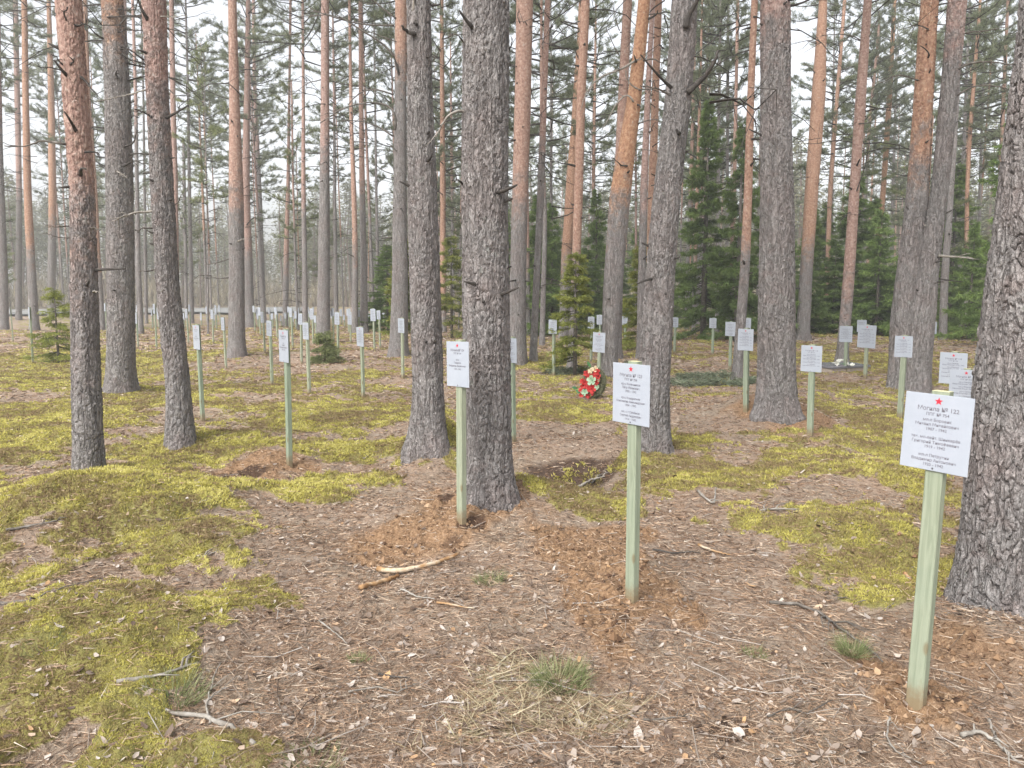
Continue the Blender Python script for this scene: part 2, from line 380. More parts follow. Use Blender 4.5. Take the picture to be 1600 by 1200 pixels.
def tc_noise_mat(name, stops, scale, rough=.9, bs=.4, bd=.01, stretch=None, det=5):
    m, N, L, b = mat(name, rough); tc = N.new('ShaderNodeTexCoord'); v = tc.outputs['Object']
    if stretch:
        mp = N.new('ShaderNodeMapping'); mp.inputs['Scale'].default_value = stretch; L.new(v, mp.inputs[0]); v = mp.outputs[0]
    n = noise(N, L, v, scale, det, .65); r = ramp(N, stops); L.new(n.outputs[0], r.inputs[0]); L.new(r.outputs[0], b.inputs['Base Color'])
    bump(N, L, b, n.outputs[0], bs, bd); return m
TWIG = tc_noise_mat('dead_branch_bark', [(.3, (.06, .052, .045)), (.55, (.13, .115, .10)), (.75, (.25, .235, .215))], 14)
DARKTWIG = tc_noise_mat('dark_branch_bark', [(.3, (.03, .027, .025)), (.6, (.07, .062, .056)), (.8, (.14, .13, .12))], 16)
PALETWIG = tc_noise_mat('bleached_branch_wood', [(.3, (.15, .13, .11)), (.55, (.28, .26, .23)), (.75, (.42, .40, .37))], 14)
NEEDLE = tint_mat('pine_needles', [(0, (.13, .15, .09)), (.5, (.21, .24, .15)), (1, (.31, .34, .22))], .6, .5, .35)
YNEEDLE = tint_mat('young_pine_needles', [(0, (.11, .13, .06)), (.5, (.18, .21, .09)), (1, (.28, .31, .14))], .6, .4, .3)
SPRUCE = tint_mat('spruce_needles', [(0, (.065, .10, .035)), (.5, (.135, .205, .06)), (1, (.25, .34, .10))], .6, .35, .3)
YSPRUCE = tint_mat('young_spruce_needles', [(0, (.10, .12, .03)), (.5, (.22, .25, .055)), (1, (.33, .35, .09))], .6, .35, .2)
PLATE = tc_noise_mat('white_sheet', [(.3, (.32, .35, .40)), (.6, (.35, .38, .43)), (.8, (.38, .41, .46))], 6, .35, .05, .002)
INK = mat('dark_print', .6)[0]; INK.node_tree.nodes['Principled BSDF'].inputs['Base Color'].default_value = (.17, .165, .19, 1)
REDINK = mat('red_print', .5)[0]; REDINK.node_tree.nodes['Principled BSDF'].inputs['Base Color'].default_value = (.52, .03, .05, 1)
STEEL = mat('screw_steel', .4)[0]; STEEL.node_tree.nodes['Principled BSDF'].inputs['Base Color'].default_value = (.12, .12, .13, 1)
def post_mat():
    m, N, L, b = mat('impregnated_green_wood', .8); tc = N.new('ShaderNodeTexCoord'); ob = tc.outputs['Object']
    mp = N.new('ShaderNodeMapping'); mp.inputs['Scale'].default_value = (40, 40, 2.2); L.new(ob, mp.inputs[0])
    g = noise(N, L, mp.outputs[0], 1.6, 5, .6, .8); n = noise(N, L, ob, 3, 3)
    oi = N.new('ShaderNodeObjectInfo')
    r = ramp(N, [(.3, (.135, .185, .135)), (.5, (.185, .24, .18)), (.7, (.24, .30, .23))]); L.new(g.outputs[0], r.inputs[0])
    y = ramp(N, [(.3, (.23, .24, .165)), (.5, (.30, .31, .22)), (.7, (.37, .375, .28))]); L.new(g.outputs[0], y.inputs[0])
    f = math_(N, L, 'ADD', math_(N, L, 'MULTIPLY', n.outputs[0], .5), math_(N, L, 'MULTIPLY', oi.outputs['Random'], .45), True)
    c = mixc(N, L, f, r.outputs[0], y.outputs[0])
    kn = N.new('ShaderNodeTexVoronoi'); kn.inputs['Scale'].default_value = 1; mk = N.new('ShaderNodeMapping'); mk.inputs['Scale'].default_value = (9, 9, 4.5); L.new(ob, mk.inputs[0]); L.new(mk.outputs[0], kn.inputs['Vector'])
    c = mixc(N, L, mrange(N, L, kn.outputs['Distance'], .16, .07, 0, .7), c, (.17, .13, .07))
    c = mixc(N, L, mrange(N, L, g.outputs[0], .60, .70, 0, .5), c, (.20, .22, .14))
    sp_ = N.new('ShaderNodeSeparateXYZ'); L.new(ob, sp_.inputs[0]); zz = math_(N, L, 'ADD', sp_.outputs[2], math_(N, L, 'MULTIPLY', noise(N, L, ob, 30, 4).outputs[0], -.12))
    c = mixc(N, L, mrange(N, L, zz, .06, -.03, 0, .7), c, (.20, .12, .06))
    L.new(c, b.inputs['Base Color']); bump(N, L, b, g.outputs[0], .4, .004)
    return m
POST = post_mat()
POSTTOP = tc_noise_mat('sawn_post_end', [(.3, (.48, .46, .26)), (.7, (.62, .60, .38))], 60)

# ------------------------------------------------------------------ ground sheet
def build_ground():
    front = np.linspace(-42, 42, 760); side = np.concatenate([np.linspace(42, 318, 90)[1:-1]])
    az = np.radians(np.concatenate([front, side]))
    rr = np.concatenate([[.25], np.geomspace(.9, 16, 560), np.geomspace(16.15, 420, 260)[0:]])
    A, RR = np.meshgrid(az, rr); x = (RR * np.sin(A)).ravel(); y = (RR * np.cos(A)).ravel()
    z = H(x, y); ms, sl, pt, st = masks(x, y)
    near = sstep(14, 6, np.hypot(x, y))
    ff = sstep(7, 14, np.hypot(x, y)) * sstep(60, 40, np.hypot(x, y)); z = z + ff * ms * .05 * (fbm2(x * 4, y * 4, 2, 15) - .2)
    z = z + near * (ms * (.018 + .085 * (fbm2(x * 8, y * 8, 3, 5) - .4)) + sl * .085 * (fbm2(x * 15, y * 15, 3, 6) - .45) + .014 * (fbm2(x * 40, y * 40, 2, 8) - .5))
    z = z - pt * .008
    far = np.hypot(x, y) > 60
    z[far] = z[far] * .6
    n, k = len(rr), len(az)
    i = np.arange(n - 1)[:, None] * k; j = np.arange(k)[None, :]; j2 = (j + 1) % k
    q = np.stack([i + j, i + j2, i + k + j2, i + k + j], -1).reshape(-1, 4)
    v = np.vstack([np.stack([x, y, z], -1), [[0, 0, z[0]]]])
    t = np.stack([np.full(k, n * k), (np.arange(k) + 1) % k, np.arange(k)], -1)
    q = q[:, ::-1]; t = t[:, ::-1]
    acc = Acc(); acc.add(v, q[:, ::-1] if False else q, t)
    e = lambda a: np.append(a, 0)
    me = acc.mesh('ground', [GM], True, dict(moss=e(ms), soil=e(sl), peat_shade=e(pt), straw=e(st)))
    # make sure the sheet faces up
    if me.polygons[0].normal.z < 0: me.flip_normals()
    return tag(link('ground', me), 'uneven forest floor of moss, needle litter and dug soil', kind='structure')
build_ground()

# pale frozen lake beyond the trees on the left
def build_lake():
    m, N, L, b = mat('pale_ice', .6)
    geo = N.new('ShaderNodeNewGeometry'); n = noise(N, L, geo.outputs['Position'], .3, 4)
    r = ramp(N, [(.3, (.15, .15, .14)), (.7, (.30, .30, .285))]); L.new(n.outputs[0], r.inputs[0]); L.new(r.outputs[0], b.inputs['Base Color'])
    acc = Acc(); a = np.radians(np.linspace(-50, -15, 60)); inner = 68 + 3 * np.sin(a * 23) + 2 * np.sin(a * 61); outer = np.full(60, 92.) + 2 * np.sin(a * 37)
    z = .16
    v = np.vstack([np.stack([inner * np.sin(a), inner * np.cos(a), np.full(60, z)], -1), np.stack([outer * np.sin(a), outer * np.cos(a), np.full(60, z)], -1)])
    i = np.arange(59); acc.add(v, np.stack([i, i + 60, i + 61, i + 1], -1))
    tag(link('lake', acc.mesh('lake', [m], False)), 'pale frozen lake showing beyond the trees', kind='structure')
build_lake()

# ------------------------------------------------------------------ foliage prototypes
def pine_crown(seed, Lc, Rc, dead=14, dens=1.0, needle=NEEDLE, low=6.0):
    r = np.random.default_rng(seed); acc = Acc(); TC, TD, TT = [], [], []
    nb = int(Lc * 5.6)
    for i in range(nb):
        z = Lc * (i + r.random()) / nb; t = z / Lc
        ln = Rc * ((1 - t) ** .65 * (.55 + .45 * min(1, t * 3)) + .12) * r.uniform(.45, 1.15)
        az = r.uniform(0, 6.283); el = R(-8 + 48 * t + r.normal() * 9); d = np.array([math.cos(az) * math.cos(el), math.sin(az) * math.cos(el), math.sin(el)])
        s = np.linspace(0, 1, 6)[:, None]; side = np.array([-math.sin(az), math.cos(az), 0]) * r.normal() * .25
        P = np.array([0, 0, z]) + d * ln * s + np.array([0, 0, 1.]) * (s ** 2.2) * ln * .22 + side * ln * s ** 2 + r.normal(size=(6, 3)) * .03 * s
        tube(acc, P, np.linspace(.015 + .008 * ln, .006, 6), 4, 0, .5, False)
        bt = r.uniform(-.22, .22)
        nt = max(4, int(ln * 9 * dens)); u = .28 + .72 * r.random(nt) ** .8
        for uu in u:
            k = uu * 5; a = int(min(k, 4)); p = P[a] + (P[a + 1] - P[a]) * (k - a)
            tdir = d * .7 + r.normal(size=3) * .55; tdir[2] = abs(tdir[2]) * .8 + .05; tdir /= np.linalg.norm(tdir)
            tl = r.uniform(.15, .45) * (1.1 - .4 * uu); e = p + tdir * tl
            tube(acc, [p, e], [.007, .004], 3, 0, .5, False)
            for w in (.35, .7, 1.0):
                TC.append(p + (e - p) * w); TD.append(tdir); TT.append(.5 + bt + r.normal() * .12)
    TC, TD, TT = map(np.array, (TC, TD, TT)); m = 12
    c = np.repeat(TC, m, 0) + r.normal(size=(len(TC) * m, 3)) * .03; dd = np.repeat(TD, m, 0) * .6 + r.normal(size=(len(TC) * m, 3)) * .6 + np.array([0, 0, .2])
    blades(acc, c, dd, r.uniform(.09, .17, len(c)), .0165, 1, np.clip(np.repeat(TT, m) + r.normal(size=len(c)) * .15, 0, 1), r)
    for i in range(dead):
        z = -low * r.random() ** 1.2; az = r.uniform(0, 6.283); ln = r.uniform(.3, 1.7); s = np.linspace(0, 1, 5)[:, None]
        d = np.array([math.cos(az), math.sin(az), r.uniform(-.1, .45)])
        P = np.array([0, 0, z]) + d * ln * s - np.array([0, 0, 1.]) * s ** 2 * ln * r.uniform(.1, .6) + r.normal(size=(5, 3)) * .06 * s
        tube(acc, P, np.linspace(.018, .005, 5), 3, 0, .5, False)
        for _ in range(3):
            p = P[r.integers(2, 5)]; tube(acc, [p, p + r.normal(size=3) * .22], [.006, .003], 3, 0, .5, False)
    return acc.mesh('pine_crown', [DARKTWIG, needle], False)

def spruce_crown(seed, Ht, Rm, needle, sp=.2, nbr=6, bl=.16, w=.03, low=.04, dens=1.0, gap=.0):
    r = np.random.default_rng(seed); acc = Acc(); Cc, Dd, Tt = [], [], []
    z = Ht * low
    while z < Ht * .985:
        t = z / Ht; ln0 = Rm * (1 - t) ** .85 + .05
        for k in range(nbr):
            if r.random() < gap: continue
            az = r.uniform(0, 6.283); ln = ln0 * r.uniform(.45, 1.3); o = np.array([math.cos(az), math.sin(az), 0]); sd_ = np.array([-math.sin(az), math.cos(az), 0])
            s = np.linspace(0, 1, 6)[:, None]; up = .45 * t - .12
            P = np.array([0, 0, z + r.normal() * sp * .4]) + o * ln * s + np.array([0, 0, 1.]) * ln * (up * s - .42 * s ** 1.5 + .30 * s ** 3)
            tube(acc, P, np.linspace(.006 + .008 * ln, .003, 6), 3, 0, .5, False)
            n = int((8 + 26 * ln) * dens); u = r.uniform(.12, 1, n) ** .8; kk = u * 5; a = np.minimum(kk.astype(int), 4); p = P[a] + (P[a + 1] - P[a]) * (kk - a)[:, None]
            sg = r.choice([-1, 1], n)[:, None]; tl = (.08 + .30 * ln * (1 - u) + .04)[:, None]
            dirn = o * .75 + sd_ * sg * r.uniform(.4, 1, (n, 1)) + np.array([0, 0, -.18]) + r.normal(size=(n, 3)) * .12
            dirn /= np.linalg.norm(dirn, axis=1)[:, None]; bt = r.normal() * .13
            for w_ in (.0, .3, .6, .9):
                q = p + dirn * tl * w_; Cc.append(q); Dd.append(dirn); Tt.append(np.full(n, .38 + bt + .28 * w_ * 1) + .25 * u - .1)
        z += sp * r.uniform(.75, 1.25) * (1 - .45 * t)
    Cc, Dd, Tt = np.concatenate(Cc), np.concatenate(Dd), np.concatenate(Tt); m = 3
    c = np.repeat(Cc, m, 0) + r.normal(size=(len(Cc) * m, 3)) * .015; d = np.repeat(Dd, m, 0) + r.normal(size=(len(Cc) * m, 3)) * .5 + np.array([0, 0, -.05])
    blades(acc, c, d, bl * r.uniform(.6, 1.2, len(c)), w, 1, np.clip(np.repeat(Tt, m) + r.normal(size=len(c)) * .14, 0, 1), r)
    return acc.mesh('spruce_crown', [DARKTWIG, needle], False)

PC = [pine_crown(100 + i, Lc, Rc, 16, 1.0) for i, (Lc, Rc) in enumerate([(9, 2.6), (10, 3.0), (8, 2.4), (9.5, 2.8), (8.5, 2.2), (11, 2.7)])]
PCL = [9, 10, 8, 9.5, 8.5, 11]
YP = [pine_crown(200 + i, Lc, Rc, 10, .9, YNEEDLE, 3) for i, (Lc, Rc) in enumerate([(7, 1.5), (6, 1.3), (8, 1.7)])]
YPL = [7, 6, 8]
SC = [spruce_crown(300, 9.5, 2.2, SPRUCE, .27, 6, .20, .035, .06, .62, .2), spruce_crown(301, 8, 2.0, SPRUCE, .27, 6, .20, .035, .08, .6, .22), spruce_crown(302, 5.0, 1.6, SPRUCE, .22, 6, .17, .03, .05, .6, .2)]
SCL = [9.5, 8, 5.0]

# ------------------------------------------------------------------ trunks
def trunk_path(pts, D):
    W3 = [];
    for px, py, w in pts:
        p, t = at_depth(px, py, D); W3.append((p.x, p.z, w / 2 / F * t))
    W3.sort(key=lambda a: a[1]); return np.array(W3)

def trunk_mesh(path, base, Ht, seed, hires=False, flare=.35, vis=6.0, knots=0, mats=None, k=None):
    """path rows: world x, world z, radius; result in coordinates local to base"""
    r = np.random.default_rng(seed)
    x0, z0, r0 = path[-1]; slope = (path[-1, 0] - path[0, 0]) / max(path[-1, 1] - path[0, 1], .5); slope *= .7
    lo = -.35
    if hires:
        R0 = path[0, 2]; step = max(.0048, min(.013, base[1] * .00125))
        zs = np.concatenate([np.arange(lo, vis, step), np.geomspace(vis + .1, Ht, 30)]); k = int(2 * math.pi * R0 / step)
    else:
        zs = np.concatenate([np.linspace(lo, min(vis, Ht * .8), 46), np.linspace(min(vis, Ht * .8) + .4, Ht, 12)]); k = k or 20
    zw = zs + base[2]
    X = np.interp(zw, path[:, 1], path[:, 0]); Rd = np.interp(zw, path[:, 1], path[:, 2])
    up = zw > z0; X[up] = x0 + slope * (zw[up] - z0); top = base[2] + Ht
    Rd[up] = .02 + (r0 - .02) * np.clip((top - zw[up]) / max(top - z0, .1), 0, 1) ** .8
    ker = np.ones(5) / 5 if not hires else np.hanning(61) / np.hanning(61).sum()
    pad = len(ker) // 2
    Xs = np.convolve(np.pad(X, pad, mode='edge'), ker, 'valid'); nl = len(zs) - 31 if hires else len(zs)
    X[:nl] = Xs[:nl] if not hires else Xs[:nl]
    if hires: Rd[:nl] = np.convolve(np.pad(Rd, pad, mode='edge'), ker, 'valid')[:nl]
    th = np.arange(k) * 2 * math.pi / k; TH, Z = np.meshgrid(th, zs); RR = Rd[:, None] * np.ones_like(TH)
    cx, sy = np.cos(TH), np.sin(TH); sc = 1 / max(path[0, 2], .05)
    lob = vnoise(cx * 1.7 + seed, sy * 1.7, Z * .9, seed)
    RR = RR * (1 + .05 * (lob - .5) * 2)
    fl = np.exp(-np.maximum(Z + .02, 0) / .16); RR = RR * (1 + flare * fl * (.35 + 1.3 * vnoise(cx * 1.9 + seed, sy * 1.9, 0 * Z, seed + 3)))
    tint = np.full(TH.shape, .5); crk = np.ones(TH.shape)
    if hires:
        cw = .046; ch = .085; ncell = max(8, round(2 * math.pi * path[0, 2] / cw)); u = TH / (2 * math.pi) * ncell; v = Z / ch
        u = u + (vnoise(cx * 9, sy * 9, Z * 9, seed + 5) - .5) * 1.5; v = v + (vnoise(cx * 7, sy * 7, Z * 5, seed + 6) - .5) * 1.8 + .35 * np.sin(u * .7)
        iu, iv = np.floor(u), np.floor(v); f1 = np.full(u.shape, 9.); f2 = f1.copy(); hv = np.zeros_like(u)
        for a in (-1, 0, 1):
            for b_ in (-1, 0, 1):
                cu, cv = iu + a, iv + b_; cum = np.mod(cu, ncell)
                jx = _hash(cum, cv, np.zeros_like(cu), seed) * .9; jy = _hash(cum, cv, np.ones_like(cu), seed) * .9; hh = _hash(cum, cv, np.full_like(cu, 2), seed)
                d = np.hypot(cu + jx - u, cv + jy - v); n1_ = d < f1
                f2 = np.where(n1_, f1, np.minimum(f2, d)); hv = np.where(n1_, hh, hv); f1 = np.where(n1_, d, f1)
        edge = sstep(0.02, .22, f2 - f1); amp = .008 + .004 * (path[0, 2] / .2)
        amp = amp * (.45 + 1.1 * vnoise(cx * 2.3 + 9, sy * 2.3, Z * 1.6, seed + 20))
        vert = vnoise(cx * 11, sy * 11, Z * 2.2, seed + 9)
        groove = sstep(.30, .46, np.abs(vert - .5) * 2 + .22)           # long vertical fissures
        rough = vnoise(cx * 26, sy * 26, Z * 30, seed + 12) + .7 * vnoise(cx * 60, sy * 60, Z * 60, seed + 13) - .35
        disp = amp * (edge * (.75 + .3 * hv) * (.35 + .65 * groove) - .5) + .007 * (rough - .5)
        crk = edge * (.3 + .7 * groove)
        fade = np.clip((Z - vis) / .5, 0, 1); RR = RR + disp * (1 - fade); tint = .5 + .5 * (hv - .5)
    # knots
    for _ in range(knots):
        kz = r.uniform(.5, vis * .95); ka = r.uniform(math.pi, 2 * math.pi); s = r.uniform(.018, .035)
        d2 = ((np.mod(TH - ka + math.pi, 2 * math.pi) - math.pi) * path[0, 2]) ** 2 + ((Z - kz) * .8) ** 2
        RR = RR + .02 * np.exp(-d2 / s ** 2) - .026 * np.exp(-d2 / (s * .45) ** 2)
    vx = X[:, None] - base[0] + RR * cx; vy = RR * sy
    V = np.stack([vx, vy, Z], -1).reshape(-1, 3); n = len(zs)
    i = np.arange(n - 1)[:, None] * k; j = np.arange(k)[None, :]; j2 = (j + 1) % k
    q = np.stack([i + j, i + j2, i + k + j2, i + k + j], -1).reshape(-1, 4)
    acc = Acc(); acc.add(V, q, None, 0, tint.ravel())
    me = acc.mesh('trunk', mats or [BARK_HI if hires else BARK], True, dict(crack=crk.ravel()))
    fx = lambda z: (float(np.interp(z, zs, X)) - base[0])
    return me, fx

def px_branch(acc, pts, D, wpx, base, taper=.4, dy=.10, mat=0, seed=0, twigs=2, fx=None, path=None):
    r = np.random.default_rng(seed + 5); wpx = wpx * 1.45
    P = []
    for i, (px, py) in enumerate(pts):
        p, t = at_depth(px, py, D); P.append([p.x - base[0], 0, p.z - base[2], t])
    P = np.array(P); n = 14; s = np.linspace(0, len(P) - 1, n)
    Q = np.stack([np.interp(s, range(len(P)), P[:, c_]) for c_ in range(3)], -1)
    ker = np.array([.25, .5, .25]); 
    for _ in range(2):
        for c_ in range(3): Q[1:-1, c_] = np.convolve(Q[:, c_], ker, 'valid')
    if fx is not None:
        rad = float(np.interp(Q[0, 2] + base[2], path[:, 1], path[:, 2])); off = Q[0, 0] - fx(Q[0, 2])
        Q[:, 1] -= math.sqrt(max(rad * rad - off * off, 0)) * .97
    u = np.linspace(0, 1, n); Q[:, 1] += -dy * u + .02 * np.sin(u * 7 + seed); Q += r.normal(size=Q.shape) * .004 * u[:, None]
    r0 = wpx / 2 / F * P[0, 3]
    tube(acc, Q, r0 * (1 - (1 - taper) * u) * (1 + .15 * r.normal(size=n) * .5), 7, mat, .5)
    L_ = np.linalg.norm(Q[-1] - Q[0])
    for _ in range(twigs):
        a = r.integers(5, n - 1); d = (Q[a] - Q[a - 1]); d = d / (np.linalg.norm(d) + 1e-9) + r.normal(size=3) * .6
        e = Q[a] + d * L_ * r.uniform(.12, .3); m_ = (Q[a] + e) / 2 + r.normal(size=3) * .01
        tube(acc, [Q[a], m_, e], [r0 * .45, r0 * .3, r0 * .15], 4, mat, .5)

LAND = []      # landmark trunks: (photo x at eye level, short phrase)
def tree(label, pts, red_y=None, tone=.3, hires=False, Ht=20, crown=None, cz=None, cs=1.0, branches=(), D=None, flare=.35, land=None, knots=4, group=None, name='pine_tree', young=False, red_h=None, k=None):
    pts = sorted(pts, key=lambda a: -a[1]); bx, by, bw = pts[0]
    if D is None:
        gx, gy, gz = ground_pt(bx, by); D = gy
    p, t = at_depth(bx, by, D); base = (p.x, D, Hs(p.x, D) - .01)
    path = trunk_path(pts, D)
    if path[0, 1] > base[2]: path = np.vstack([[path[0, 0], base[2] - .4, path[0, 2]], path])
    vis = max((CAM_Z + D * .40) - base[2] + .2, 1.5)
    seed = int(abs(bx) * 7 + by) % 9973
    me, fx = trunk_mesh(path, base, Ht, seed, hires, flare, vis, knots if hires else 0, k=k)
    e = bpy.data.objects.new(name, None); COL.objects.link(e); e.location = base; e.empty_display_size = .2
    tag(e, label, 'pine tree', group)
    tr = link('trunk', me, e)
    if red_h is None:
        red_h = 99.0 if red_y is None else at_depth(bx, red_y, D)[0].z - base[2]
    tr['bark_red_height'] = float(red_h); tr['bark_tone'] = float(tone)
    protos, ln = (YP, YPL) if young else (PC, PCL)
    ci = seed % len(protos) if crown is None else crown
    cl = ln[ci] * cs; zc = Ht - cl if cz is None else cz
    link('crown', protos[ci], e, (fx(min(zc + cl * .4, Ht)), 0, zc), (0, 0, (seed * 1.7) % 6.28), (cs, cs, (Ht - zc) / ln[ci]))
    for i, (bp, w, mt) in enumerate(branches):
        acc = Acc(); px_branch(acc, bp, D, w, base, seed=i + seed, twigs=0 if w > 5 else 3, fx=fx, path=path)
        link('branch', acc.mesh('branch', [(TWIG, DARKTWIG, PALETWIG)[mt]], True), e)
    rs = np.random.default_rng(seed + 31); ns = 9 if hires else (6 if D < 35 else 0)
    for i in range(ns):
        z = rs.uniform(.9, vis); a = rs.uniform(-.1, math.pi + .1); rad = float(np.interp(z + base[2], path[:, 1], path[:, 2])); d = np.array([math.cos(a), -math.sin(a), rs.uniform(-.2, .5)])
        l = rs.choice([.03, .06, .12, .25, .4], p=[.35, .25, .2, .12, .08]); p0 = np.array([fx(z), 0, z]) + d * [rad, rad, 0] * .9; sd2 = rs.normal(size=3) * .25
        acc = Acc(); q = np.linspace(0, 1, 5)[:, None]; tube(acc, p0 + d * q * (l + rad * .1) + sd2 * q ** 2 * l, np.linspace(.016, .006, 5) * (1 if hires else 1.5), 6, 0)
        link('branch_stub', acc.mesh('branch_stub', [DARKTWIG]), e)
    if land: LAND.append((bx + (450 - by) * (pts[1][0] - bx) / min(pts[1][1] - by, -1), land))
    return e, base, D

